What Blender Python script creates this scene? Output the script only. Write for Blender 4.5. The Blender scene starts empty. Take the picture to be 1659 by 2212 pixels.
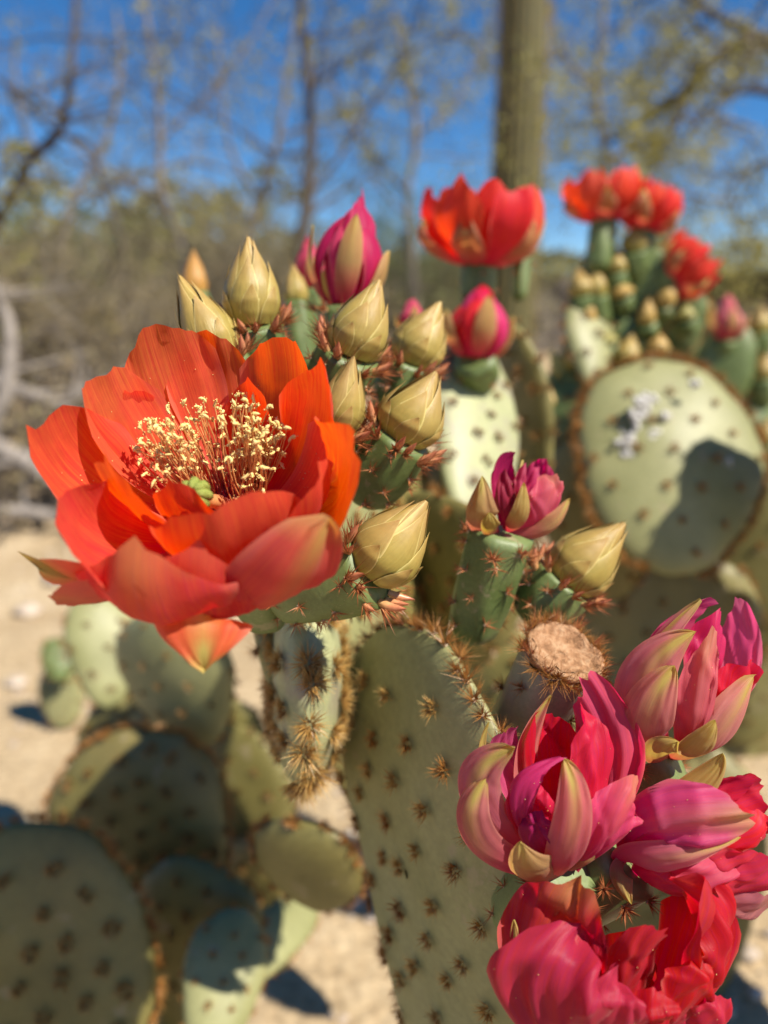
import bpy, math, random
import numpy as np
from mathutils import Vector, Matrix

# ------------------------------------------------------------------ camera, sky, sun, exposure
sc = bpy.context.scene
col = sc.collection
FPX = 1664.0                      # focal length in pixels of a 1659 x 2212 view of the photograph
PITCH = math.radians(15.3)
CAM = Vector((0, 0, 0.55))
RIGHT = Vector((1, 0, 0))
FWD = Vector((0, math.cos(PITCH), -math.sin(PITCH)))
UP = Vector((0, math.sin(PITCH), math.cos(PITCH)))
SUN_DIR = Vector((0.54, -0.32, 0.78)).normalized()       # towards the sun

cam_data = bpy.data.cameras.new('camera')
cam = bpy.data.objects.new('camera', cam_data)
col.objects.link(cam)
cam.location = CAM
cam.rotation_euler = (math.pi / 2 - PITCH, 0, 0)
cam_data.sensor_fit = 'HORIZONTAL'
cam_data.sensor_width = 36.0
cam_data.lens = 36.0 * FPX / 1659.0
cam_data.clip_start = 0.01
cam_data.clip_end = 2000
cam_data.dof.use_dof = True
cam_data.dof.focus_distance = 0.181
cam_data.dof.aperture_fstop = cam_data.lens / 3.7
sc.camera = cam

world = bpy.data.worlds.new('World')
sc.world = world
world.use_nodes = True
wn = world.node_tree
bg = wn.nodes['Background']
sky = wn.nodes.new('ShaderNodeTexSky')
sky.sky_type = 'NISHITA'
sky.sun_disc = False
sky.sun_elevation = math.asin(SUN_DIR.z)
sky.sun_rotation = math.atan2(SUN_DIR.x, SUN_DIR.y)
sky.altitude = 800
sky.air_density = 0.75
sky.dust_density = 0.05
sky.ozone_density = 4.0
hs = wn.nodes.new('ShaderNodeHueSaturation')
hs.inputs['Saturation'].default_value = 1.27
wn.links.new(sky.outputs[0], hs.inputs['Color'])
wn.links.new(hs.outputs[0], bg.inputs[0])
bg.inputs[1].default_value = 0.076

sun_data = bpy.data.lights.new('sun', 'SUN')
sun_data.energy = 4.5
sun_data.angle = math.radians(0.53)
sun_data.color = (1.0, 0.93, 0.82)
sun = bpy.data.objects.new('sun', sun_data)
col.objects.link(sun)
sun.rotation_euler = (-SUN_DIR).to_track_quat('-Z', 'Y').to_euler()
sun.location = (1, -1, 3)

sc.view_settings.view_transform = 'Standard'
sc.view_settings.look = 'None'
sc.view_settings.exposure = 0.85
sc.view_settings.gamma = 1.0
sc.view_settings.use_curve_mapping = False
sc.render.engine = 'CYCLES'
sc.cycles.use_denoising = True
sc.cycles.max_bounces = 6
sc.cycles.diffuse_bounces = 2
sc.cycles.transparent_max_bounces = 8

# ------------------------------------------------------------------ helpers
def cv(r, u, t):
    """direction given as right / up / towards the viewer"""
    return (RIGHT * r + UP * u - FWD * t).normalized()

def P(x, y, d):
    """a photograph pixel (1659 x 2212) at a depth in metres"""
    return CAM + RIGHT * ((x - 829.5) / FPX * d) + UP * (-(y - 1106.0) / FPX * d) + FWD * d

def px(n, d):
    return n / FPX * d

def ground_depth(y):
    k = math.sin(PITCH) + (y - 1106.0) / FPX * math.cos(PITCH)
    return CAM.z / k

class MB:
    def __init__(self):
        self.v, self.f, self.uv, self.m = [], [], [], []
    def grid(self, pts, uvs, closed=False, mat=0, flip=False):
        """pts: rows x cols x 3"""
        rows, cols = len(pts), len(pts[0])
        o = len(self.v)
        for r in range(rows):
            for c in range(cols):
                self.v.append(tuple(pts[r][c])); self.uv.append(tuple(uvs[r][c]))
        for r in range(rows - 1):
            for c in range(cols if closed else cols - 1):
                c2 = (c + 1) % cols
                q = (o + r * cols + c, o + r * cols + c2, o + (r + 1) * cols + c2, o + (r + 1) * cols + c)
                self.f.append(q[::-1] if flip else q); self.m.append(mat)
    def tube(self, pts, radii, seg=6, mat=0, cap=False):
        pts = [Vector(p) for p in pts]
        rows, uvs = [], []
        n = len(pts)
        ref = Vector((0.3, 0.2, 0.93))
        for i, p in enumerate(pts):
            t = (pts[min(i + 1, n - 1)] - pts[max(i - 1, 0)])
            if t.length < 1e-9: t = Vector((0, 0, 1))
            t.normalize()
            a = t.cross(ref)
            if a.length < 0.05: a = t.cross(Vector((1, 0, 0)))
            a.normalize(); b = t.cross(a)
            ref = a.cross(t) if False else ref
            rows.append([p + (a * math.cos(2 * math.pi * k / seg) + b * math.sin(2 * math.pi * k / seg)) * radii[i] for k in range(seg)])
            uvs.append([(k / seg, i / (n - 1)) for k in range(seg)])
        o = len(self.v)
        self.grid(rows, uvs, True, mat)
        if cap:
            self.f.append(tuple(o + (n - 1) * seg + k for k in range(seg))); self.m.append(mat)
    def spine(self, b, tip, r, mat=0):
        b, tip = Vector(b), Vector(tip)
        t = (tip - b).normalized()
        a = t.cross(Vector((0.31, 0.77, 0.55))).normalized(); c = t.cross(a)
        o = len(self.v)
        for k in range(3):
            an = 2.0944 * k
            self.v.append(tuple(b + (a * math.cos(an) + c * math.sin(an)) * r)); self.uv.append((k / 3, 0))
        self.v.append(tuple(tip)); self.uv.append((.5, 1))
        for k in range(3):
            self.f.append((o + k, o + (k + 1) % 3, o + 3)); self.m.append(mat)
    def blob(self, c, r, rng, squash=(1, 1, 1), mat=0, uvv=0.5, seg=6, rings=4, jit=.15):
        c = Vector(c); rows = []
        uvs = []
        for i in range(rings + 1):
            th = math.pi * i / rings
            row = []
            for k in range(seg):
                ph = 2 * math.pi * k / seg
                rr = r * (1 + rng.uniform(-jit, jit)) if 0 < i < rings else r
                row.append((c.x + rr * squash[0] * math.sin(th) * math.cos(ph), c.y + rr * squash[1] * math.sin(th) * math.sin(ph), c.z + rr * squash[2] * math.cos(th)))
            rows.append(row); uvs.append([(k / seg, uvv)] * seg)
        self.grid(rows, uvs, True, mat, flip=True)
    def mesh(self, name, mats, smooth=True):
        me = bpy.data.meshes.new(name)
        me.from_pydata(self.v, [], self.f)
        uvl = me.uv_layers.new(name='UVMap')
        idx = np.zeros(len(me.loops), dtype=np.int32)
        me.loops.foreach_get('vertex_index', idx)
        uvl.data.foreach_set('uv', np.array(self.uv, dtype=np.float32)[idx].ravel())
        for m in mats: me.materials.append(m)
        if len(mats) > 1: me.polygons.foreach_set('material_index', self.m)
        if smooth: me.polygons.foreach_set('use_smooth', [True] * len(me.polygons))
        me.update()
        return me

def link(name, data, parent=None, matrix=None, color=None):
    o = bpy.data.objects.new(name, data)
    col.objects.link(o)
    if matrix is not None: o.matrix_basis = matrix
    if parent is not None:
        o.parent = parent
        if parent.parent is None and parent.type == 'EMPTY':
            o.matrix_parent_inverse = Matrix.Translation(-parent.location)
    if color is not None: o.color = color
    return o

def thing(name, label, cat, loc, group=None):
    o = bpy.data.objects.new(name, None)
    col.objects.link(o)
    o.location = loc; o.empty_display_size = 0.02
    o['label'] = label; o['category'] = cat
    if group: o['group'] = group
    return o

def tag(o, label, cat, group=None):
    o['label'] = label; o['category'] = cat
    if group: o['group'] = group

# ------------------------------------------------------------------ materials
class NT:
    def __init__(self, name):
        self.m = bpy.data.materials.new(name); self.m.use_nodes = True
        self.t = self.m.node_tree
        self.p = self.t.nodes['Principled BSDF']; self.out = self.t.nodes['Material Output']
    def n(self, typ, **kw):
        nd = self.t.nodes.new(typ)
        for k, v in kw.items():
            if k in nd.inputs: nd.inputs[k].default_value = v
            else: setattr(nd, k, v)
        return nd
    def l(self, a, b): self.t.links.new(a, b)
    def ramp(self, fac, stops):
        r = self.n('ShaderNodeValToRGB'); e = r.color_ramp.elements
        while len(e) < len(stops): e.new(0.5)
        for i, (p, c) in enumerate(stops):
            e[i].position = p; e[i].color = (*c[:3], 1)
        if fac is not None: self.l(fac, r.inputs[0])
        return r.outputs[0]
    def mix(self, fac, a, b, blend='MIX'):
        m = self.n('ShaderNodeMix', data_type='RGBA', blend_type=blend)
        for s, v in ((m.inputs[0], fac), (m.inputs[6], a), (m.inputs[7], b)):
            if isinstance(v, (int, float)): s.default_value = v
            elif isinstance(v, tuple): s.default_value = (*v[:3], 1)
            else: self.l(v, s)
        return m.outputs[2]
    def math(self, op, a, b=None, clamp=False):
        m = self.n('ShaderNodeMath', operation=op, use_clamp=clamp)
        for i, v in enumerate((a, b)):
            if v is None: continue
            if isinstance(v, (int, float)): m.inputs[i].default_value = v
            else: self.l(v, m.inputs[i])
        return m.outputs[0]
    def noise(self, scale, detail=4, vec=None, rough=.55, out='Fac'):
        x = self.n('ShaderNodeTexNoise'); x.inputs['Scale'].default_value = scale
        x.inputs['Detail'].default_value = detail; x.inputs['Roughness'].default_value = rough
        if vec is not None: self.l(vec, x.inputs['Vector'])
        return x.outputs[out]
    def bump(self, h, strength, dist):
        b = self.n('ShaderNodeBump'); b.inputs['Strength'].default_value = strength; b.inputs['Distance'].default_value = dist
        self.l(h, b.inputs['Height']); self.l(b.outputs[0], self.p.inputs['Normal'])
        return b.outputs[0]
    def uvxy(self):
        u = self.n('ShaderNodeUVMap'); s = self.n('ShaderNodeSeparateXYZ'); self.l(u.outputs[0], s.inputs[0])
        return u.outputs[0], s.outputs[0], s.outputs[1]
    def pos(self):
        g = self.n('ShaderNodeNewGeometry'); return g.outputs['Position']

def sss_mix(nt, colour, trans_colour, amount):
    tr = nt.n('ShaderNodeBsdfTranslucent'); nt.l(trans_colour, tr.inputs[0])
    mx = nt.n('ShaderNodeMixShader'); mx.inputs[0].default_value = amount
    nt.l(nt.p.outputs[0], mx.inputs[1]); nt.l(tr.outputs[0], mx.inputs[2]); nt.l(mx.outputs[0], nt.out.inputs[0])

def m_petal():
    """body colour from the object colour; its alpha is how much olive-yellow the pointed tip and midrib carry"""
    t = NT('petal')
    uv, u, v = t.uvxy()
    oi = t.n('ShaderNodeObjectInfo')
    mp = t.n('ShaderNodeMapping'); mp.inputs['Scale'].default_value = (26, 1.0, 1); t.l(uv, mp.inputs[0])
    off = t.n('ShaderNodeVectorMath', operation='ADD'); t.l(mp.outputs[0], off.inputs[0]); t.l(oi.outputs['Random'], off.inputs[1])
    streak = t.noise(2.6, 5, off.outputs[0], .62)
    pn = t.noise(210, 4, t.pos())
    hsv = t.n('ShaderNodeHueSaturation'); t.l(oi.outputs['Color'], hsv.inputs['Color'])
    t.l(t.math('ADD', t.math('MULTIPLY', streak, 0.05), 0.475), hsv.inputs['Hue'])
    t.l(t.math('ADD', t.math('MULTIPLY', pn, 0.35), t.math('ADD', t.math('MULTIPLY', streak, .34), 0.62)), hsv.inputs['Value'])
    body = hsv.outputs[0]
    base = t.ramp(v, [(0.0, (1, 1, 1)), (0.18, (.55, .55, .55)), (0.42, (0, 0, 0))])
    body = t.mix(t.math('MULTIPLY', base, .9), body, (0.66, 0.015, 0.11))
    # olive-yellow tip and midrib
    c = t.math('ABSOLUTE', t.math('SUBTRACT', u, 0.5))
    rib = t.math('SUBTRACT', 1.0, t.math('MULTIPLY', c, 4.6), True)
    tip = t.ramp(v, [(0.30, (0, 0, 0)), (0.75, (.38, .38, .38)), (0.95, (1, 1, 1))])
    tipamt = t.math('MULTIPLY', t.math('MULTIPLY', tip, t.math('ADD', t.math('POWER', rib, 0.8), 0.12), True), t.math('MULTIPLY', oi.outputs['Alpha'], 1.35), True)
    vv = t.math('MULTIPLY', t.math('SUBTRACT', v, 0.86), 7.0, True)
    tipamt = t.math('MAXIMUM', tipamt, t.math('MULTIPLY', vv, t.math('MULTIPLY', oi.outputs['Alpha'], 1.0)))
    rim = t.ramp(c, [(.40, (0, 0, 0)), (.5, (1, 1, 1))])
    body = t.mix(t.math('MULTIPLY', rim, .30), body, (.85, .42, .30))
    olive = t.mix(streak, (0.50, 0.40, 0.09), (0.62, 0.52, 0.16))
    body = t.mix(tipamt, body, olive)
    t.l(body, t.p.inputs['Base Color'])
    t.p.inputs['Roughness'].default_value = 0.48
    t.p.inputs['Specular IOR Level'].default_value = 0.28
    t.p.inputs['Sheen Weight'].default_value = 0.05
    t.p.inputs['Sheen Roughness'].default_value = 0.4
    nb = t.bump(t.math('ADD', t.math('MULTIPLY', streak, 1.0), t.math('MULTIPLY', pn, 0.25)), 0.30, 0.0006)
    hs2 = t.n('ShaderNodeHueSaturation'); hs2.inputs['Saturation'].default_value = 1.12; hs2.inputs['Value'].default_value = 1.2
    t.l(body, hs2.inputs['Color'])
    sss_mix(t, body, hs2.outputs[0], 0.52)
    return t.m

def m_scale():
    t = NT('bud_scale')
    uv, u, v = t.uvxy()
    oi = t.n('ShaderNodeObjectInfo')
    mp = t.n('ShaderNodeMapping'); mp.inputs['Scale'].default_value = (7, 1.0, 1); t.l(uv, mp.inputs[0])
    st = t.noise(3, 4, mp.outputs[0])
    pn = t.noise(330, 4, t.pos())
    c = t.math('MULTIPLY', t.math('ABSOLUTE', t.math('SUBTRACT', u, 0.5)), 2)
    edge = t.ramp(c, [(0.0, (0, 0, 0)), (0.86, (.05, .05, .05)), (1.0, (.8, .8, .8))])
    body = t.mix(st, (0.30, 0.225, 0.042), (0.42, 0.325, 0.075))
    body = t.mix(t.math('MULTIPLY', t.ramp(v, [(0.45, (0, 0, 0)), (.95, (1, 1, 1))]), .45), body, (0.54, 0.29, 0.10))
    body = t.mix(t.math('MULTIPLY', t.ramp(v, [(0.0, (1, 1, 1)), (.5, (0, 0, 0))]), .6), body, (0.42, 0.36, 0.07))
    body = t.mix(edge, body, (0.80, 0.70, 0.26))  # pale yellow paints the sunlit rims of overlapping scales into the colour
    body = t.mix(0.25, body, pn, 'OVERLAY')
    rnd_ = t.math('MULTIPLY', oi.outputs['Random'], .30)
    body = t.mix(rnd_, body, (0.40, 0.215, 0.10))
    body = t.mix(oi.outputs['Alpha'], oi.outputs['Color'], body)
    t.l(body, t.p.inputs['Base Color'])
    t.p.inputs['Roughness'].default_value = 0.42
    t.p.inputs['Specular IOR Level'].default_value = 0.4
    t.bump(t.math('ADD', st, t.math('MULTIPLY', pn, .3)), 0.35, 0.0005)
    sss_mix(t, body, body, 0.14)
    return t.m

def m_pad(name, a, b, c, scale=1.0, purple=0.0):
    t = NT(name)
    pos = t.pos()
    n1 = t.noise(28 * scale, 5, pos); n2 = t.noise(420 * scale, 4, pos); n3 = t.noise(8 * scale, 3, pos)
    cl = t.mix(t.ramp(n1, [(.33, (0, 0, 0)), (.68, (1, 1, 1))]), a, b)
    cl = t.mix(t.math('MULTIPLY', t.ramp(n3, [(.5, (0, 0, 0)), (.72, (1, 1, 1))]), .6), cl, c)
    cl = t.mix(0.28, cl, n2, 'OVERLAY')
    sp = t.noise(900 * scale, 2, pos)
    cl = t.mix(t.math('MULTIPLY', t.ramp(sp, [(.66, (0, 0, 0)), (.74, (1, 1, 1))]), .35), cl, (0.42, 0.38, 0.24))
    sc1 = t.noise(55 * scale, 6, pos, .7)
    cl = t.mix(t.math('MULTIPLY', t.ramp(sc1, [(.60, (0, 0, 0)), (.65, (1, 1, 1))]), .5), cl, (0.34, 0.27, 0.17))
    if purple:
        n4 = t.noise(60, 3, pos)
        cl = t.mix(t.math('MULTIPLY', t.ramp(n4, [(.48, (0, 0, 0)), (.7, (1, 1, 1))]), purple), cl, (0.22, 0.13, 0.19))
    t.l(cl, t.p.inputs['Base Color'])
    t.p.inputs['Roughness'].default_value = 0.50
    t.p.inputs['Specular IOR Level'].default_value = 0.45
    t.bump(t.math('ADD', n1, t.math('MULTIPLY', n2, .35)), 0.35, 0.0012 / scale)
    return t.m

def m_spine(name, c0, c1, c2, rough=.4, trans=0.25):
    t = NT(name)
    uv, u, v = t.uvxy()
    cl = t.ramp(v, [(0, c0), (.45, c1), (1, c2)])
    oi = t.n('ShaderNodeObjectInfo')
    pn = t.noise(700, 2, t.pos())
    cl = t.mix(0.5, cl, pn, 'OVERLAY')
    t.l(cl, t.p.inputs['Base Color'])
    t.p.inputs['Roughness'].default_value = rough
    sss_mix(t, cl, cl, trans)
    return t.m

def m_plain(name, stops, scale, rough=.8, bump=.4, bdist=.002, detail=6, spec=.2):
    t = NT(name)
    n1 = t.noise(scale, detail, t.pos(), .62)
    t.l(t.ramp(n1, stops), t.p.inputs['Base Color'])
    t.p.inputs['Roughness'].default_value = rough
    t.p.inputs['Specular IOR Level'].default_value = spec
    if bump: t.bump(n1, bump, bdist)
    return t.m

def m_leafy(name, a, b, trans=.3):
    t = NT(name)
    n1 = t.noise(3.0, 3, t.pos())
    cl = t.mix(n1, a, b)
    t.l(cl, t.p.inputs['Base Color']); t.p.inputs['Roughness'].default_value = .6
    sss_mix(t, cl, cl, trans)
    return t.m

M = {}
M['petal'] = m_petal()
M['scale'] = m_scale()
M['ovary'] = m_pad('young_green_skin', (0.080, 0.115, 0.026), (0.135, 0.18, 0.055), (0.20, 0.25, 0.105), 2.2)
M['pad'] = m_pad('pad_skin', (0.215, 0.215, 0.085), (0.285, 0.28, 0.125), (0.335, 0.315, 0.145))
M['padshade'] = m_pad('shaded_pad_skin', (0.135, 0.116, 0.032), (0.19, 0.165, 0.050), (0.215, 0.162, 0.056))  # darker copy of the pad skin, with shade put into its colour
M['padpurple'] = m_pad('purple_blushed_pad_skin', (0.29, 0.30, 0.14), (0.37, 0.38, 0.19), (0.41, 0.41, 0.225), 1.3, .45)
M['stubskin'] = m_pad('grey_purple_skin', (0.20, 0.22, 0.15), (0.26, 0.25, 0.19), (0.23, 0.17, 0.18), 2.0, .6)
M['redspine'] = m_spine('red_brown_spine', (0.70, 0.38, 0.18), (0.50, 0.17, 0.06), (0.24, 0.07, 0.025))
M['gold'] = m_spine('golden_glochid', (0.42, 0.24, 0.08), (0.62, 0.37, 0.10), (0.80, 0.60, 0.26), trans=.4)
M['rustgold'] = m_spine('rust_gold_glochid', (0.36, 0.17, 0.045), (0.50, 0.22, 0.05), (0.60, 0.36, 0.12), trans=.4)
M['tuft'] = m_spine('brown_areole', (0.17, 0.085, 0.03), (0.36, 0.18, 0.05), (0.60, 0.36, 0.11), trans=.3)
M['leafscale'] = m_spine('fleshy_pink_leaf', (0.72, 0.44, 0.17), (0.72, 0.32, 0.15), (0.46, 0.13, 0.07), .35, .2)
M['wool'] = m_plain('areole_wool', [(.3, (.45, .32, .18)), (.7, (.62, .50, .34))], 900, .9)
M['fluff'] = m_plain('white_insect_wax', [(.3, (.50, .48, .44)), (.7, (.72, .70, .67))], 300, .9, .8, .002)
M['filament'] = m_spine('stamen_filament', (0.74, 0.06, 0.16), (0.84, 0.36, 0.13), (0.90, 0.58, 0.22), .5, .4)
M['anther'] = m_plain('yellow_anther', [(.3, (.80, .55, .15)), (.7, (.90, .74, .33))], 1200, .8, .6, .0004)
M['stigma'] = m_plain('green_stigma', [(.3, (.16, .21, .03)), (.7, (.34, .38, .09))], 1400, .6, .8, .0006)
M['flesh'] = m_plain('dry_cut_flesh', [(.3, (.16, .08, .035)), (.5, (.37, .20, .10)), (.72, (.54, .36, .21))], 380, .85, .9, .002)
M['bark'] = m_plain('grey_bark', [(.3, (.10, .085, .068)), (.7, (.27, .23, .185))], 30, .9, .6, .01)
M['darkbark'] = m_plain('dark_bark', [(.3, (.045, .034, .026)), (.7, (.12, .095, .07))], 30, .9, .6, .01)
M['dead'] = m_plain('bleached_dead_wood', [(.3, (.17, .145, .12)), (.7, (.36, .315, .27))], 18, .9, .5, .01)
M['leafA'] = m_leafy('olive_leaf', (0.17, 0.175, 0.055), (0.32, 0.28, 0.10))
M['leafB'] = m_leafy('yellow_green_leaf', (0.26, 0.25, 0.06), (0.42, 0.37, 0.11))
M['leafC'] = m_leafy('grey_brown_leaf', (0.24, 0.19, 0.09), (0.42, 0.34, 0.18))
M['leafD'] = m_leafy('fresh_green_leaf', (0.10, 0.16, 0.03), (0.21, 0.26, 0.07))

# ------------------------------------------------------------------ ground
def build_ground():
    t = NT('sandy_desert_soil')
    pos = t.pos()
    n1 = t.noise(6, 8, pos, .65); n2 = t.noise(90, 6, pos, .6); n3 = t.noise(1.1, 4, pos)
    vo = t.n('ShaderNodeTexVoronoi'); vo.inputs['Scale'].default_value = 120; t.l(pos, vo.inputs['Vector'])
    cl = t.ramp(n1, [(.3, (.36, .26, .145)), (.55, (.47, .355, .215)), (.75, (.55, .44, .29))])
    cl = t.mix(t.math('MULTIPLY', t.ramp(n3, [(.4, (0, 0, 0)), (.65, (1, 1, 1))]), .5), cl, (.37, .27, .155))
    cl = t.mix(.5, cl, n2, 'OVERLAY')
    cl = t.mix(.3, cl, vo.outputs['Distance'], 'SOFT_LIGHT')
    t.l(cl, t.p.inputs['Base Color']); t.p.inputs['Roughness'].default_value = .95
    t.p.inputs['Specular IOR Level'].default_value = .1
    t.bump(t.math('ADD', t.math('MULTIPLY', n2, .4), n1), .7, .02)
    rng = np.random.default_rng(3)
    mb = MB()
    xs = np.concatenate([-np.geomspace(900, 4, 16), np.linspace(-3.5, 3.5, 90), np.geomspace(4, 900, 16)])
    ys = np.concatenate([np.array([-900, -300, -100, -30, -10, -5, -3]), np.linspace(-2, 7, 120), np.geomspace(7.5, 900, 18)])
    ph = rng.uniform(0, 6.28, (14, 2)); fr = rng.uniform(1.5, 14, (14, 2)) * rng.choice([-1, 1], (14, 2))
    pts, uv = [], []
    for y in ys:
        row = []
        for x in xs:
            h = sum(math.sin(fr[k, 0] * x + ph[k, 0] + math.sin(fr[k, 1] * y + ph[k, 1])) * math.sin(fr[k, 1] * y + ph[k, 0] * 2) / (3 + abs(fr[k, 0])) for k in range(14))
            f = 1.0 if abs(x) < 4 and -2 < y < 8 else 0.0
            row.append((x, y, h * 0.011 * f))
        pts.append(row); uv.append([(0, 0)] * len(xs))
    mb.grid(pts, uv)
    g = link('ground', mb.mesh('ground', [t.m])); g['kind'] = 'structure'
    # gravel: nobody could count it
    rng = random.Random(5)
    stone = NT('pale_gravel')
    gp = stone.pos(); gi = stone.noise(35, 3, gp)
    gn = stone.noise(300, 4, gp)
    gc = stone.ramp(gi, [(.3, (.24, .19, .15)), (.5, (.46, .37, .28)), (.7, (.60, .52, .43))])
    stone.l(stone.mix(.4, gc, gn, 'OVERLAY'), stone.p.inputs['Base Color']); stone.p.inputs['Roughness'].default_value = .9
    M['stone'] = stone.m
    gb = MB()
    for _ in range(7000):
        y = 0.25 + 4.5 * rng.random() ** 1.8
        x = rng.uniform(-1, 1) * (0.45 + y * .62)
        r = 0.0018 + 0.006 * rng.random() ** 3
        gb.blob((x, y, r * .2), r, rng, (1, rng.uniform(.7, 1), rng.uniform(.5, .8)), seg=5, rings=3, jit=.3)
    go = link('gravel', gb.mesh('gravel', [stone.m], smooth=False)); go['kind'] = 'stuff'
    go['label'] = 'pale gravel and grit strewn over the sandy soil'; go['category'] = 'gravel'
    # larger stones
    spots = [(1612, 2066, 26, 'grey stone lying on sand under the lowest magenta flower'),
             (1630, 2150, 20, 'small pale stone under the lowest magenta flower'),
             (1570, 2190, 18, 'rounded tan stone half hidden below the lowest magenta flower'),
             (905, 2130, 16, 'small cream stone on the sand by the large pad'),
             (800, 1990, 15, 'little tan stone between the pads on bare sand'),
             (60, 1330, 30, 'broad tan stone on the open sand'),
             (130, 1260, 34, 'dark flat stone beside the dead branches'),
             (35, 1480, 24, 'pale stone on the open sand near the low pads')]
    for i, (x, y, rp, lab) in enumerate(spots):
        d = ground_depth(y); p = P(x, y, d); r = px(rp, d)
        b = MB(); rg = random.Random(40 + i)
        b.blob((0, 0, 0), r, rg, (1, .8, .55), seg=12, rings=8, jit=.14)
        o = link('stone', b.mesh('stone', [stone.m]), None, Matrix.Translation((p.x, p.y, r * .3)))
        tag(o, lab, 'stone', 'loose stones on the sand')
build_ground()

# ------------------------------------------------------------------ far setting: trees, brush, saguaro, wall
def branch_set(mb, leaves, p0, d0, length, rad, level, rng, maxlev, leafn, droop=0.0, wob=.25, split=(3, 5), leafsize=.012, leafp=1.0):
    n = 6 if level < 2 else 4
    pts, rs = [Vector(p0)], [rad]
    d = Vector(d0).normalized()
    for i in range(n):
        d = (d + Vector((rng.uniform(-wob, wob), rng.uniform(-wob, wob), rng.uniform(-wob, wob) - droop))).normalized()
        pts.append(pts[-1] + d * (length / n)); rs.append(rad * (1 - .72 * (i + 1) / n))
    mb.tube(pts, rs, 6 if level < 2 else 4)
    if level < maxlev:
        for k in range(rng.randint(*split)):
            f = rng.uniform(.25, 1.0); i = min(int(f * n), n - 1)
            q = pts[i].lerp(pts[i + 1], f * n - i)
            t = (pts[i + 1] - pts[i]).normalized()
            s = Vector((rng.gauss(0, 1), rng.gauss(0, 1), rng.gauss(0, 1) + .15)); s = (s - t * s.dot(t)).normalized()
            branch_set(mb, leaves, q, t * rng.uniform(.35, .9) + s * .8, length * rng.uniform(.42, .7), rs[i] * rng.uniform(.45, .65), level + 1, rng, maxlev, leafn, droop, wob, split, leafsize, leafp)
    if level >= maxlev - 1 and rng.random() < leafp:
        for k in range(leafn):
            f = rng.uniform(.2, 1.0); i = min(int(f * n), n - 1)
            q = pts[i].lerp(pts[i + 1], f * n - i)
            leaf_quad(leaves, q + Vector((rng.gauss(0, 1), rng.gauss(0, 1), rng.gauss(0, 1))) * leafsize * 1.5, leafsize * rng.uniform(.6, 1.4), rng)

def leaf_quad(mb, c, s, rng):
    a = Vector((rng.gauss(0, 1), rng.gauss(0, 1), rng.gauss(0, 1))).normalized()
    b = a.cross(Vector((rng.gauss(0, 1), rng.gauss(0, 1), rng.gauss(0, 1)))).normalized()
    o = len(mb.v)
    for k, (u, w) in enumerate(((-1, 0), (0, -.5), (1, 0), (0, .5))):
        mb.v.append(tuple(c + a * s * u + b * s * w)); mb.uv.append((u * .5 + .5, w * .5 + .5))
    mb.f.append((o, o + 1, o + 2, o + 3)); mb.m.append(0)

def catmull(pts, sub=5):
    out = []
    n = len(pts)
    for i in range(n - 1):
        p0, p1, p2, p3 = pts[max(i - 1, 0)], pts[i], pts[i + 1], pts[min(i + 2, n - 1)]
        for k in range(sub):
            t = k / sub
            out.append(0.5 * ((2 * p1) + (p2 - p0) * t + (2 * p0 - 5 * p1 + 4 * p2 - p3) * t * t + (3 * p1 - p0 - 3 * p2 + p3) * t ** 3))
    out.append(pts[-1])
    return out

def tree(label, limbs, seed, bark, leafm, twigs=26, tl=.5, leafn=14, maxlev=3, leafsize=.012, name='desert_tree', group=None, droop=.0, leafp=1.0, skip=0):
    """limbs: lists of (x, y, depth, radius in pixels); the first one is the trunk and starts at the ground"""
    rng = random.Random(seed)
    tr, cr, tw = MB(), MB(), MB()
    foot = None
    for li, L in enumerate(limbs):
        pts = [P(x, y, d) for x, y, d, r in L]; rs = [px(r, d) for x, y, d, r in L]
        if li == 0:
            f = pts[0].copy(); f.z = -0.05
            foot = Vector((f.x, f.y, 0))
            pts[0] = f
        cp = catmull(pts, 5)
        rr = []
        for i in range(len(pts) - 1):
            for k in range(5): rr.append(rs[i] + (rs[i + 1] - rs[i]) * k / 5)
        rr.append(rs[-1])
        tr.tube(cp, rr, 8)
        for k in range(twigs):
            i = rng.randint(max(skip, int(len(cp) * .2)), len(cp) - 2)
            t = (cp[i + 1] - cp[i]).normalized()
            s = Vector((rng.gauss(0, 1), rng.gauss(0, 1), rng.gauss(0, .8))); s = (s - t * s.dot(t)).normalized()
            branch_set(tw, cr, cp[i], t * rng.uniform(.2, .9) + s, tl * rng.uniform(.5, 1.2), max(rr[i] * .45, .0055), 1, rng, maxlev, leafn, droop, leafsize=leafsize, leafp=leafp)
    o = thing(name, label, 'tree', foot, group)
    link('trunk', tr.mesh('trunk', [bark]), o)
    tb = link('twigs', tw.mesh('twigs', [bark]), o); tb['kind'] = 'stuff'
    c = link('crown', cr.mesh('crown', [leafm], False), o); c['kind'] = 'stuff'
    return o

def gy(d):   # pixel row of the ground at a depth
    return 1106 + FPX * (CAM.z / d - math.sin(PITCH)) / math.cos(PITCH)

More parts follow.
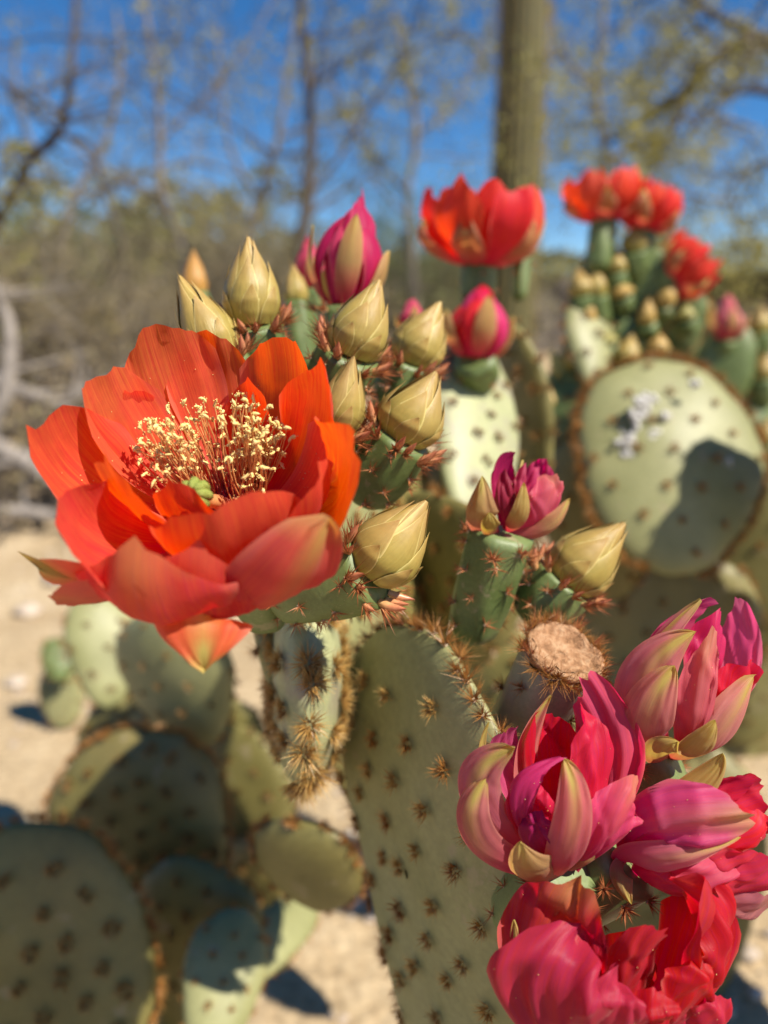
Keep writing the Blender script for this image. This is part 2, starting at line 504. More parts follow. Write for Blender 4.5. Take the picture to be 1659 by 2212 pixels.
tree('thin dark leaning desert tree with bare crooked limbs by the dead branches',
     [[(-120, gy(3.6), 3.6, 17), (-60, 600, 3.6, 14), (0, 470, 3.6, 11), (65, 350, 3.5, 10), (125, 290, 3.5, 9), (152, 180, 3.4, 8), (160, 60, 3.4, 7), (168, -60, 3.4, 6)],
      [(125, 290, 3.5, 6), (190, 310, 3.5, 7), (215, 370, 3.4, 6), (235, 440, 3.4, 5), (262, 520, 3.4, 4), (270, 600, 3.4, 3)],
      [(0, 170, 3.3, 6), (60, 230, 3.3, 5), (125, 290, 3.5, 5)]],
     11, M['darkbark'], M['leafB'], 9, .8, 6, 3, .014, leafp=.3)
tree('slender straight grey tree trunk rising behind the closed magenta flower',
     [[(640, gy(4.2), 4.2, 15), (648, 560, 4.2, 14), (668, 420, 4.2, 12), (672, 280, 4.2, 11), (662, 140, 4.2, 10), (652, 40, 4.2, 9), (645, -90, 4.2, 8)],
      [(668, 330, 4.2, 5), (590, 330, 4.2, 4), (480, 260, 4.1, 3), (360, 190, 4.1, 3), (220, 80, 4.0, 2)],
      [(668, 420, 4.2, 5), (740, 330, 4.3, 4), (800, 230, 4.3, 4), (880, 120, 4.3, 3), (1000, 60, 4.3, 3)]],
     12, M['darkbark'], M['leafB'], 7, .7, 7, 3, .015, leafp=.35)
tree('pale thin tree with drooping grey twigs between the dark trunk and the leaning tree',
     [[(420, gy(5.0), 5.0, 12), (400, 560, 5.0, 10), (350, 420, 5, 8), (345, 260, 5, 7), (330, 120, 5, 6), (300, -60, 5, 5)],
      [(350, 420, 5, 5), (250, 380, 5, 5), (150, 300, 5, 4), (70, 150, 5, 3)],
      [(350, 300, 5, 5), (450, 200, 5, 4), (540, 90, 5, 3), (600, -20, 5, 3)]],
     13, M['bark'], M['leafA'], 8, .9, 6, 3, .015, droop=.05, leafp=.35)
tree('small palo verde tree with yellow green leaflets behind the tall ribbed cactus',
     [[(900, gy(6.2), 6.2, 12), (890, 560, 6.2, 10), (880, 420, 6.2, 8), (900, 290, 6.2, 7), (880, 160, 6.2, 6), (850, 20, 6.2, 4)],
      [(880, 420, 6.2, 5), (800, 330, 6.2, 5), (740, 230, 6.2, 4), (700, 100, 6.2, 3)],
      [(900, 290, 6.2, 5), (980, 230, 6.2, 4), (1030, 120, 6.2, 3), (1080, 10, 6.1, 3)]],
     14, M['bark'], M['leafB'], 7, .9, 12, 3, .020, leafp=.7)
tree('overhanging tree with thick dark limbs reaching in above the orange flowers',
     [[(1880, gy(3.6), 3.6, 40), (1860, 500, 3.6, 36), (1800, 220, 3.6, 30), (1700, 110, 3.5, 22), (1620, 85, 3.5, 15), (1540, 130, 3.4, 13), (1485, 190, 3.4, 12), (1440, 230, 3.4, 10), (1360, 280, 3.4, 8), (1300, 310, 3.4, 5)],
      [(1700, 110, 3.5, 14), (1600, 60, 3.5, 10), (1510, 10, 3.5, 8), (1420, -60, 3.5, 6)],
      [(1485, 190, 3.4, 9), (1460, 270, 3.4, 7), (1400, 330, 3.4, 4)],
      [(1800, 220, 3.6, 16), (1700, 205, 3.5, 11), (1610, 195, 3.5, 8), (1540, 225, 3.5, 6), (1480, 300, 3.5, 4)],
      [(1850, 450, 3.6, 12), (1740, 400, 3.5, 8), (1650, 350, 3.5, 6), (1560, 420, 3.5, 4)]],
     15, M['darkbark'], M['leafB'], 9, .55, 8, 3, .013, droop=.06, skip=8)
tree('hazy palo verde tree behind the wall with fine hanging twigs',
     [[(1290, gy(7.5), 7.5, 14), (1300, 520, 7.5, 12), (1310, 350, 7.5, 9), (1290, 200, 7.5, 8), (1300, 60, 7.5, 6), (1310, -80, 7.5, 5)],
      [(1310, 350, 7.5, 7), (1420, 280, 7.5, 6), (1520, 250, 7.5, 5), (1640, 280, 7.5, 4)],
      [(1290, 200, 7.5, 6), (1220, 120, 7.5, 5), (1190, 20, 7.5, 3)],
      [(1310, 350, 7.5, 6), (1480, 420, 7.5, 5), (1600, 440, 7.5, 4)]],
     16, M['bark'], M['leafB'], 8, 1.1, 9, 3, .024, leafp=.7, droop=.05)

tree('grey twiggy tree with a spreading crown behind the brown shrubs',
     [[(120, gy(6.5), 6.5, 12), (130, 560, 6.5, 10), (160, 430, 6.5, 8), (230, 300, 6.5, 7), (260, 150, 6.5, 5), (250, 20, 6.5, 4)],
      [(160, 430, 6.5, 6), (80, 330, 6.5, 5), (40, 220, 6.5, 4), (30, 80, 6.5, 3)],
      [(160, 430, 6.5, 6), (300, 380, 6.5, 5), (420, 350, 6.5, 4), (520, 380, 6.5, 3)]],
     17, M['bark'], M['leafB'], 4, 1.2, 5, 3, .018, leafp=.35)
tree('leaning pale tree with a thin forked trunk behind the slender dark trunk',
     [[(520, gy(6.8), 6.8, 11), (530, 560, 6.8, 10), (560, 430, 6.8, 8), (600, 300, 6.8, 7), (620, 170, 6.8, 5), (640, 30, 6.8, 4)],
      [(560, 430, 6.8, 6), (500, 330, 6.8, 5), (480, 200, 6.8, 4), (470, 60, 6.8, 3)],
      [(600, 300, 6.8, 5), (720, 250, 6.8, 4), (820, 220, 6.8, 3)]],
     18, M['bark'], M['leafA'], 4, 1.2, 5, 3, .018, leafp=.35)

def shrub(label, x, d, h, w, seed, bark, leafm, stems=26, leafn=10, leafsize=.014, group='brush along the far edge of the sand'):
    rng = random.Random(seed)
    tw, cr = MB(), MB()
    c = P(x, gy(d), d); c.z = 0
    for k in range(stems):
        a = rng.uniform(0, 6.283); s = rng.uniform(.15, 1)
        dv = Vector((math.cos(a) * w * s, math.sin(a) * w * s, h * rng.uniform(.6, 1)))
        b = c + Vector((math.cos(a), math.sin(a), 0)) * w * .12 * rng.random(); b.z = -.02
        branch_set(tw, cr, b, dv, dv.length, 0.011 + .006 * rng.random(), 1, rng, 3, leafn, .01, .2, (4, 6), leafsize)
    o = thing('shrub', label, 'shrub', c, group)
    t = link('stems', tw.mesh('stems', [bark]), o); t['kind'] = 'stuff'
    l = link('foliage', cr.mesh('foliage', [leafm], False), o); l['kind'] = 'stuff'

for i, (x, d, h, w, bk, lf, lab) in enumerate([
        (40, 5.2, .85, .8, 'bark', 'leafC', 'brown grey twiggy shrub above the dead branches'),
        (240, 4.8, .70, .7, 'dead', 'leafC', 'dry straw coloured shrub behind the open orange flower'),
        (470, 5.5, .95, .7, 'bark', 'leafC', 'dull brown shrub beneath the pale thin tree'),
        (610, 5.0, .75, .5, 'dead', 'leafC', 'bleached twiggy shrub at the foot of the slender trunk'),
        (120, 7.5, 1.35, 1.1, 'bark', 'leafD', 'green leafy shrub behind the brown twiggy one'),
        (330, 8.5, 1.3, 1.2, 'bark', 'leafA', 'olive shrub behind the dry straw coloured one'),
        (860, 6.8, 1.25, .8, 'bark', 'leafD', 'bright green shrub between the magenta flower and the scarlet flower'),
        (760, 7.6, 1.0, .8, 'bark', 'leafA', 'olive shrub behind the closed magenta flower'),
        (1000, 7.2, .9, .7, 'bark', 'leafA', 'dark olive shrub behind the scarlet flower'),
        (560, 8.8, 1.6, 1.2, 'bark', 'leafA', 'tall olive shrub behind the pale thin tree')]):
    shrub(lab, x, d, h, w, 60 + i, M[bk], M[lf])

# far scrub that reads as one mass
def far_scrub():
    rng = random.Random(9)
    mb = MB()
    for k in range(200):
        d = rng.uniform(11, 24)
        x = rng.uniform(-300, 1960)
        c = P(x, gy(d), d); c.z = 0
        hh = rng.uniform(.8, 2.1) * (1.25 if x < 600 else .8); ww = rng.uniform(.8, 1.8)
        for j in range(150):
            a = rng.uniform(0, 6.28); r = ww * math.sqrt(rng.random()); z = hh * rng.random() ** .7
            rr = r * math.sqrt(max(0.05, 1 - (z / hh) ** 2))
            leaf_quad(mb, c + Vector((math.cos(a) * rr, math.sin(a) * rr, z)), rng.uniform(.06, .16), rng)
    o = link('scrub', mb.mesh('scrub', [M['leafA']], False)); o['kind'] = 'stuff'
    o['label'] = 'far olive desert scrub along the horizon'; o['category'] = 'scrub'
far_scrub()

def saguaro():
    mb = MB()
    d = 5.6
    foot = P(1090, gy(d), d); foot.z = -.05
    H, ribs = 3.4, 20
    rows, uv = [], []
    nz = 24
    for i in range(nz + 1):
        z = H * i / nz
        R = 0.158 + 0.012 * math.sin(3 * i / nz * 2) - (.16 * max(0, (i / nz - .93) / .07) ** 2 if i / nz > .93 else 0)
        lean = Vector((-.008 * z * z + .03 * z, 0, 0))
        row = []
        for k in range(ribs * 6):
            a = 2 * math.pi * k / (ribs * 6)
            rr = max(R, .01) * (1 + .085 * abs(math.cos(a * ribs / 2)) ** .8 - .05)
            row.append(foot + lean + Vector((math.cos(a) * rr, math.sin(a) * rr, z)))
        rows.append(row); uv.append([(k / (ribs * 6), i / nz) for k in range(ribs * 6)])
    mb.grid(rows, uv, True)
    t = NT('saguaro_skin')
    n1 = t.noise(12, 5, t.pos())
    u_, u, v = t.uvxy()
    ridge = t.math('ABSOLUTE', t.math('COSINE', t.math('MULTIPLY', u, math.pi * ribs)))
    cl = t.mix(n1, (.05, .056, .016), (.095, .09, .03))
    cl = t.mix(t.math('MULTIPLY', t.math('POWER', ridge, 5), .8), cl, (.21, .175, .07))
    t.l(cl, t.p.inputs['Base Color']); t.p.inputs['Roughness'].default_value = .65
    o = thing('saguaro', 'tall ribbed columnar cactus standing behind the scarlet flower', 'cactus', Vector((foot.x, foot.y, 0)))
    link('stem', mb.mesh('stem', [t.m]), o)
    sp = MB(); rng = random.Random(4)
    for k in range(ribs):
        a = 2 * math.pi * k / ribs
        for j in range(90):
            z = H * .93 * (j + .5) / 90
            lean = Vector((-.008 * z * z + .03 * z, 0, 0))
            c = foot + lean + Vector((math.cos(a), math.sin(a), 0)) * .168 + Vector((0, 0, z))
            for q in range(5):
                dv = Vector((math.cos(a) + rng.gauss(0, .7), math.sin(a) + rng.gauss(0, .7), rng.gauss(0, .7))).normalized()
                sp.spine(c, c + dv * .03, .0016)
    s = link('spines', sp.mesh('spines', [M['gold']], False), o); s['kind'] = 'stuff'
saguaro()

def wall():
    d = 8.2
    x0 = P(1128, 700, d).x; x1 = P(2300, 700, d).x; y = P(1200, 640, d).y
    h = P(1300, 597, d).z
    t = m_plain('rough_grey_block', [(.3, (.15, .125, .10)), (.55, (.23, .20, .165)), (.8, (.30, .265, .225))], 7, .95, .6, .02)
    capm = m_plain('shade_coloured_cap', [(.3, (.004, .003, .003)), (.7, (.013, .010, .008))], 12, .95, .4, .01, spec=.05)  # near-black colour stands in for the shade on the overhang
    mb = MB()
    def box(m, a, b):
        o = len(m.v)
        for i in range(8):
            m.v.append((a[0] if i & 1 == 0 else b[0], a[1] if i & 2 == 0 else b[1], a[2] if i & 4 == 0 else b[2])); m.uv.append((0, 0))
        for f in ((0, 2, 3, 1), (4, 5, 7, 6), (0, 1, 5, 4), (2, 6, 7, 3), (0, 4, 6, 2), (1, 3, 7, 5)):
            m.f.append(tuple(o + q for q in f)); m.m.append(0)
    o = thing('garden_wall', 'low grey brown block wall with overhanging cap coloured as deep shade behind the cacti', 'wall', Vector(((x0 + x1) / 2, y, 0)))
    me = None
    bw, bh = .40, h / 4
    rng = random.Random(2)
    nb = int((x1 - x0) / bw)
    blk = MB(); box(blk, (.004, 0, .004), (bw - .004, .2, bh - .004)); bme = blk.mesh('block', [t], False)
    for r in range(4):
        for k in range(nb):
            link('block', bme, o, Matrix.Translation((x0 + k * bw + (bw / 2 if r % 2 else 0), y + rng.uniform(-.006, .006), r * bh)))
    core = MB(); box(core, (x0 + .05, y + .03, 0), (x1 - .1, y + .17, h - .02)); link('mortar', core.mesh('mortar', [t], False), o)
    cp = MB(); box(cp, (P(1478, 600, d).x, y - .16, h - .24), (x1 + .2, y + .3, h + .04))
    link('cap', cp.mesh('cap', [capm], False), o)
wall()

def dead_branch(label, pts, seed):
    rng = random.Random(seed)
    b, tw = MB(), MB()
    pp = [P(x, y, d) for x, y, d, r in pts]
    for q in pp: q.z = max(q.z, .015)
    cp = catmull(pp, 5); rr = np.interp(np.linspace(0, 1, len(cp)), np.linspace(0, 1, len(pts)), [px(r, d) for x, y, d, r in pts])
    b.tube(cp, list(rr), 8)
    for k in range(9):
        i = rng.randint(1, len(cp) - 2)
        branch_set(b, tw, cp[i], Vector((rng.gauss(0, 1), rng.gauss(0, 1), abs(rng.gauss(0, .5)))), rng.uniform(.12, .4), rr[i] * .5, 2, rng, 3, 0, 0, .3, (2, 3))
    o = link('dead_branch', b.mesh('dead_branch', [M['dead']]))
    tag(o, label, 'branch', 'dead branches lying on the sand')
dead_branch('bleached dead branch standing bent up beside the brush', [(-60, 1010, 2.4, 16), (8, 860, 2.4, 18), (22, 720, 2.4, 14), (-5, 640, 2.4, 10), (-40, 580, 2.4, 8)], 1)
dead_branch('long grey dead branch lying across the far sand', [(-80, 800, 2.6, 14), (60, 850, 2.6, 15), (150, 890, 2.6, 12), (240, 960, 2.6, 10), (330, 1000, 2.6, 7)], 2)
dead_branch('thick weathered dead branch lying nearest the open orange flower', [(-80, 930, 2.1, 20), (40, 990, 2.1, 22), (110, 1040, 2.1, 16), (230, 1090, 2.1, 10)], 3)
dead_branch('thin dark dead branch half buried in the sand', [(-40, 1100, 1.9, 12), (80, 1110, 1.9, 14), (180, 1130, 1.9, 10), (300, 1140, 1.9, 7)], 4)

def twig_pile(label, x, d, w, h, n, seed, mat):
    rng = random.Random(seed); b, lv = MB(), MB()
    c = P(x, gy(d), d)
    for k in range(n):
        a = rng.uniform(0, 6.28); q = rng.random() ** .6
        p = Vector((c.x + math.cos(a) * q * w, c.y + math.sin(a) * q * w * .7, rng.uniform(0, h) * (1 - q * .7)))
        dv = Vector((rng.gauss(0, 1), rng.gauss(0, 1), rng.gauss(.15, .45)))
        branch_set(b, lv, p, dv, rng.uniform(.15, .5), rng.uniform(.003, .009), 2, rng, 3, 3, .02, .3, (2, 4), .012)
    o = thing('twig_pile', label, 'twig pile', Vector((c.x, c.y, 0)), 'tangled dead twigs along the edge of the sand')
    t_ = link('twigs', b.mesh('twigs', [mat]), o); t_['kind'] = 'stuff'
    l_ = link('dry_leaves', lv.mesh('dry_leaves', [M['leafC']], False), o); l_['kind'] = 'stuff'
twig_pile('tangled dark twig pile behind the long grey dead branch', 60, 3.0, .9, .40, 130, 1, M['darkbark'])
twig_pile('grey brown twig heap behind the orange flower petals', 280, 3.3, .8, .35, 110, 2, M['bark'])
twig_pile('dark low litter of twigs beside the half buried branch', 70, 2.2, .45, .16, 90, 3, M['darkbark'])

# ------------------------------------------------------------------ cactus parts
def spine_cluster(n, lmin, lmax, spread, rad, seed, mat, wool=0.0, lean=0.0, base_r=0.0, name='spine_cluster'):
    rng = random.Random(seed)
    mb = MB()
    for k in range(n):
        a = rng.uniform(0, 6.283); s = spread * math.sqrt(rng.random())
        d = Vector((math.sin(s) * math.cos(a) + lean, math.sin(s) * math.sin(a), math.cos(s))).normalized()
        br = base_r * math.sqrt(rng.random())
        b = Vector((br * math.cos(a), br * math.sin(a), math.sqrt(max(base_r * base_r - br * br, 0)) * .7))
        mb.spine(b, b + d * rng.uniform(lmin, lmax), rad * rng.uniform(.7, 1.2))
    if wool: mb.blob((0, 0, 0), wool, rng, (1, 1, .55), 1, seg=8, rings=5, jit=.2)
    return mb.mesh(name, [mat, M['wool']] if wool else [mat], False)

CL = {}
mm = .001
CL['red'] = [spine_cluster(15, 2.2 * mm, 4.6 * mm, 1.05, .17 * mm, s, M['redspine'], .6 * mm) for s in range(4)]
CL['redlong'] = [spine_cluster(11, 3.6 * mm, 7.6 * mm, .55, .22 * mm, s + 10, M['redspine'], .5 * mm) for s in range(5)]
CL['dense'] = [spine_cluster(120, 2.8 * mm, 5.2 * mm, 1.35, .13 * mm, s + 20, M['gold'], 0, 0, 1.6 * mm) for s in range(4)]
CL['rust'] = [spine_cluster(45, 3.0 * mm, 6.5 * mm, 1.2, .12 * mm, s + 30, M['rustgold'], .8 * mm, 0, .8 * mm) for s in range(4)]
CL['mid'] = [spine_cluster(60, 1.6 * mm, 3.8 * mm, 1.2, .15 * mm, s + 40, M['rustgold'] if s % 2 else M['gold'], 0, 0, 1.4 * mm) for s in range(4)]
CL['far'] = [spine_cluster(40, 2.0 * mm, 4.2 * mm, 1.2, .30 * mm, s + 50, M['tuft'], 0, 0, 2.2 * mm) for s in range(4)]
CL['farrust'] = [spine_cluster(34, 2.4 * mm, 5.2 * mm, 1.2, .26 * mm, s + 60, M['rustgold'], 0, 0, 1.6 * mm) for s in range(4)]

def orient(pos, n, rng, scale=1.0):
    n = Vector(n).normalized()
    q = n.to_track_quat('Z', 'Y').to_matrix().to_4x4()
    return Matrix.Translation(pos) @ q @ Matrix.Rotation(rng.uniform(0, 6.28), 4, 'Z') @ Matrix.Scale(scale, 4)

def put_cluster(kind, parent, pos, n, rng, scale=1.0):
    return link('spine_cluster', rng.choice(CL[kind]), parent, orient(pos, n, rng, scale * rng.uniform(.85, 1.15)))

def pad(cactus, label, c, n, up, a, b, T, mat, face='mid', rim='rust', egg=.2, spacing=.016, seed=0, bend=(0, 0), nrim=26, fs=1.0, rs=1.0, rim_from=-70, rim_to=250, back=False):
    """flattened egg-shaped pad: centre, face normal, up axis, half width, half height, half thickness (metres)"""
    rng = random.Random(seed * 7 + 3)
    n = n.normalized(); up = (up - n * up.dot(n)).normalized(); h = up.cross(n).normalized()
    w1, w2, p1, p2 = rng.uniform(25, 45), rng.uniform(25, 45), rng.uniform(0, 6), rng.uniform(0, 6)
    def surf(rho, th, side):
        x = rho * a * math.cos(th) * (1 + egg * math.sin(th)); y = rho * b * math.sin(th)
        k = math.sqrt(max(0.0, 1 - rho ** 2.6))
        z = side * T * k * (1 + .12 * math.sin(w1 * 1.7 * x + p2) * math.sin(w2 * 1.5 * y + p1)) + bend[0] * x * x / a + bend[1] * y * y / b + .035 * a * (math.sin(w1 * x + p1) + math.sin(w2 * y + p2))
        edge = 1 + .022 * math.sin(3 * th + p2) + .018 * math.sin(5 * th + p1) + .008 * math.sin(11 * th + p2)
        return c + h * (x * edge) + up * (y * edge) + n * z
    rhos = [0.02, .12, .25, .4, .55, .68, .79, .87, .93, .965, .985, .996, 1.0]
    seg = 56
    seq = [(r, 1) for r in rhos] + [(r, -1) for r in rhos[::-1][1:]]
    rows = [[surf(r, 2 * math.pi * k / seg, s) for k in range(seg)] for r, s in seq]
    mb = MB(); mb.grid(rows, [[(k / seg, i / len(seq)) for k in range(seg)] for i in range(len(seq))], True)
    o = link('pad', mb.mesh('pad', [mat]), cactus)
    if label: o['label'] = label
    for side in ((1, -1) if back else (1,)):
        if face is None: break
        ny = int(2 * b / spacing) + 2
        for j in range(-ny, ny + 1):
            for i in range(-ny, ny + 1):
                x = (i + (.5 if j % 2 else 0)) * spacing + rng.uniform(-.14, .14) * spacing
                y = j * spacing * .82 + rng.uniform(-.14, .14) * spacing
                s = y / b
                if abs(s) > .98: continue
                th = None
                xx = x / (a * (1 + egg * s))
                rho = math.hypot(xx, s)
                # solve for rho/theta including the egg term
                if rho > .9: continue
                th = math.atan2(s, xx)
                p = surf(rho, th, side)
                e = 1e-3
                d1 = surf(rho + e, th, side) - surf(max(rho - e, 0), th, side); d2 = surf(rho, th + e * 5, side) - surf(rho, th - e * 5, side)
                nn = d1.cross(d2)
                if nn.length < 1e-12: continue
                if nn.dot(n * side) < 0: nn = -nn
                put_cluster(face, o, p, nn.normalized() + up * .1, rng, fs)
    for k in range(nrim):
        th = math.radians(rim_from + (rim_to - rim_from) * (k + rng.uniform(-.3, .3)) / nrim)
        s = rng.uniform(-.5, .5)
        rho = 1 - .03 * abs(s)
        p = surf(rho, th, 1 if s > 0 else -1)
        rad = (surf(1.0, th, 1) - c).normalized()
        put_cluster(rim, o, p, rad + n * s * .8, rng, rs)
    return o

def bez(ctrl, s):
    n = len(ctrl) - 1
    out = np.zeros((len(s), 3))
    for i, c in enumerate(ctrl):
        out += (math.comb(n, i) * (s ** i) * ((1 - s) ** (n - i)))[:, None] * np.array(c)[None, :]
    return out

def petal(parent, ctrl, W, inner, cup=.7, shape='obovate', color=(.8, .1, .03, 0), ruffle=.12, seed=0, rt=.22, mucro=.05, b0=.25, a=.55, b=.75, twist=0.0, name='petal', mat=None, wave=.02, frill=.006, ns=22, nv=17, muc_at=0.0, fold=0.0, crease=0.0, curl=0.0):
    """ctrl: Bezier points of the midline from base to tip; inner: direction of the cupped side; W: half width"""
    rng = np.random.default_rng(seed + 100)
    s = np.linspace(0, 1, ns); v = np.linspace(-1, 1, nv)
    v = np.sign(v) * np.abs(v) ** .9
    S, V = np.meshgrid(s, v, indexing='ij')
    if shape == 'obovate':
        L = 1 - rt * np.abs(v) ** 2.6 + mucro * np.exp(-((v - muc_at) / .075) ** 2) + wave * np.sin(v * rng.uniform(3, 6) + rng.uniform(0, 6)) + frill * np.sin(v * rng.uniform(17, 26) + rng.uniform(0, 6))
        SS = S * L[None, :]
        q = np.clip(SS / .68, 0, 1)
        h = W * (b0 + (1 - b0) * (q * q * (3 - 2 * q)) ** .8)
        h *= 1 - .16 * np.clip((SS - .68) / .4, 0, 1.3) ** 2
    else:
        SS = S
        h = (S + .05) ** a * (1 - S) ** b
        h = W * (h / h.max())
        e = (v * 0)
    cl = np.array(ctrl, dtype=float)
    e = 1e-3
    flat = SS.ravel()
    C = bez(cl, flat); Tn = bez(cl, flat + e) - bez(cl, flat - e)
    Tn /= np.linalg.norm(Tn, axis=1)[:, None] + 1e-12
    inn = np.array(inner, dtype=float); inn /= np.linalg.norm(inn)
    side = np.cross(Tn, inn[None, :]); side /= np.linalg.norm(side, axis=1)[:, None] + 1e-12
    nrm = np.cross(side, Tn)
    if twist:
        an = twist * flat
        s2 = side * np.cos(an)[:, None] + nrm * np.sin(an)[:, None]
        nrm = -side * np.sin(an)[:, None] + nrm * np.cos(an)[:, None]; side = s2
    Vf = V.ravel(); hf = h.ravel()
    th = Vf * (cup if abs(cup) > .02 else .02)
    R = hf / (cup if abs(cup) > .02 else .02)
    pos = C + side * (R * np.sin(th))[:, None] + nrm * (R * (1 - np.cos(th)))[:, None]
    if ruffle:
        w = W * ruffle * flat ** 1.4 * (.35 + .65 * np.abs(Vf))
        dz = np.sin(Vf * rng.uniform(3, 5.5) + flat * rng.uniform(1, 3) + rng.uniform(0, 6.28)) + .5 * np.sin(Vf * rng.uniform(7, 10) + flat * rng.uniform(-4, 4) + rng.uniform(0, 6.28)) \
            + .28 * np.sin(Vf * rng.uniform(14, 19) + flat * rng.uniform(-6, 6) + rng.uniform(0, 6.28))
        pos += nrm * (w * dz)[:, None]
    if crease:
        for k in range(7):
            an = rng.uniform(0, math.pi); cc = rng.uniform(-.5, .8); ww = rng.uniform(.06, .16)
            q = math.cos(an) * Vf + math.sin(an) * (flat * 2 - 1) - cc
            pos += nrm * (crease * W * rng.uniform(-1, 1) * np.exp(-(q / ww) ** 2) * np.clip(flat * 1.6, 0, 1))[:, None]
    if curl:
        pos += nrm * (curl * W * flat ** 5)[:, None]
    if fold:   # crease along the midrib
        pos -= nrm * (fold * W * np.exp(-(Vf / .22) ** 2) * np.sin(np.clip(flat, 0, 1) * math.pi) ** .6)[:, None]
    mb = MB()
    mb.grid(pos.reshape(ns, nv, 3), np.stack([V * .5 + .5, np.clip(SS, 0, 1)], -1).reshape(ns, nv, 2))
    o = link(name, mb.mesh(name, [mat or M['petal']]), parent, None, color)
    return o, pos.reshape(ns, nv, 3)

def revolve(axis_pts, radii, seg=28, bump=None):
    """tube with end closed, along a bent axis"""
    mb = MB(); mb.tube(axis_pts, radii, seg, 0, True)
    return mb

def ovary_body(cactus, name, label, A, B, r0, r1, seed, mat=None, clusters=14, kind='red', bulge=.12, cs=1.0, bow=0.0, phase=0.0):
    """green inferior ovary from the pad (A) to the flower's foot (B)"""
    rng = random.Random(seed)
    ax = (B - A); L = ax.length; t = ax.normalized()
    x = t.cross(UP if abs(t.dot(UP)) < .9 else RIGHT).normalized(); y = t.cross(x)
    seg, rows, uvs = 40, [], []
    nr = 16
    tub = [(rng.uniform(0, 6.28), rng.uniform(.15, .95)) for _ in range(16)]
    def surf(f, an):
        r = r0 + (r1 - r0) * f ** .7 + bulge * r1 * math.sin(math.pi * f)
        if f < .12: r *= (f / .12) ** .5 * .55 + .45
        r *= 1 + .035 * math.sin(6 * an + f * 5 + phase)
        c = A + ax * f + x * (bow * L * math.sin(math.pi * f))
        return c + (x * math.cos(an) + y * math.sin(an)) * r
    for i in range(nr + 1):
        f = i / nr
        rows.append([surf(f, 2 * math.pi * k / seg) for k in range(seg)]); uvs.append([(k / seg, f) for k in range(seg)])
    rows.append([B + (rows[-1][k] - B) * .6 + t * (r1 * .06) for k in range(seg)]); uvs.append([(k / seg, 1) for k in range(seg)])
    mb = MB(); mb.grid(rows, uvs, True)
    mb.f.append(tuple(len(mb.v) - seg + k for k in range(seg))); mb.m.append(0)
    o = link(name, mb.mesh(name, [mat or M['ovary']]), cactus)
    if label: o['label'] = label
    ga = 2.39996
    for k in range(clusters):
        f = .12 + .76 * (k + .5) / clusters; an = k * ga + rng.uniform(-.2, .2) + phase
        p = surf(f, an); nn = (p - (A + ax * f)).normalized() + t * .55
        put_cluster(kind, o, p, nn, rng, cs)
    return o, (A, B, t, x, y, r1, surf)

def leaf_scales(o, fr, n, length, seed, spines='redlong', cs=1.0, f=.97, jit=.12, foot_r=0.0):
    """ring of fleshy little leaves with long red spines round the foot of a bud"""
    A, B, t, x, y, r1, surf = fr
    rng = random.Random(seed)
    for k in range(n):
        an = 2 * math.pi * (k + rng.uniform(-.25, .25)) / n
        ff = f - rng.random() * jit
        p = surf(ff, an); out = (p - (A + (B - A) * ff)).normalized()
        d = (t + out * rng.uniform(.40, .95)).normalized()
        if foot_r: p = B + t * (rng.uniform(-.30, .05) * foot_r) + out * foot_r * rng.uniform(.95, 1.02)
        p = p + out * r1 * .03
        L = length * rng.uniform(.65, 1.15)
        mb = MB()
        q = [p - out * L * .05, p + d * L * .3 + out * L * .06, p + d * L * .65 + out * L * .05, p + d * L]
        mb.tube([u for u in q], [L * .12, L * .16, L * .11, L * .004], 7)
        link('leaf_scale', mb.mesh('leaf_scale', [M['leafscale']]), o)
        for s in range(3):
            put_cluster(spines, o, p + out * L * .04, t * rng.uniform(.4, 1.2) + out * rng.uniform(.5, 1.3), rng, cs * rng.uniform(.85, 1.25))

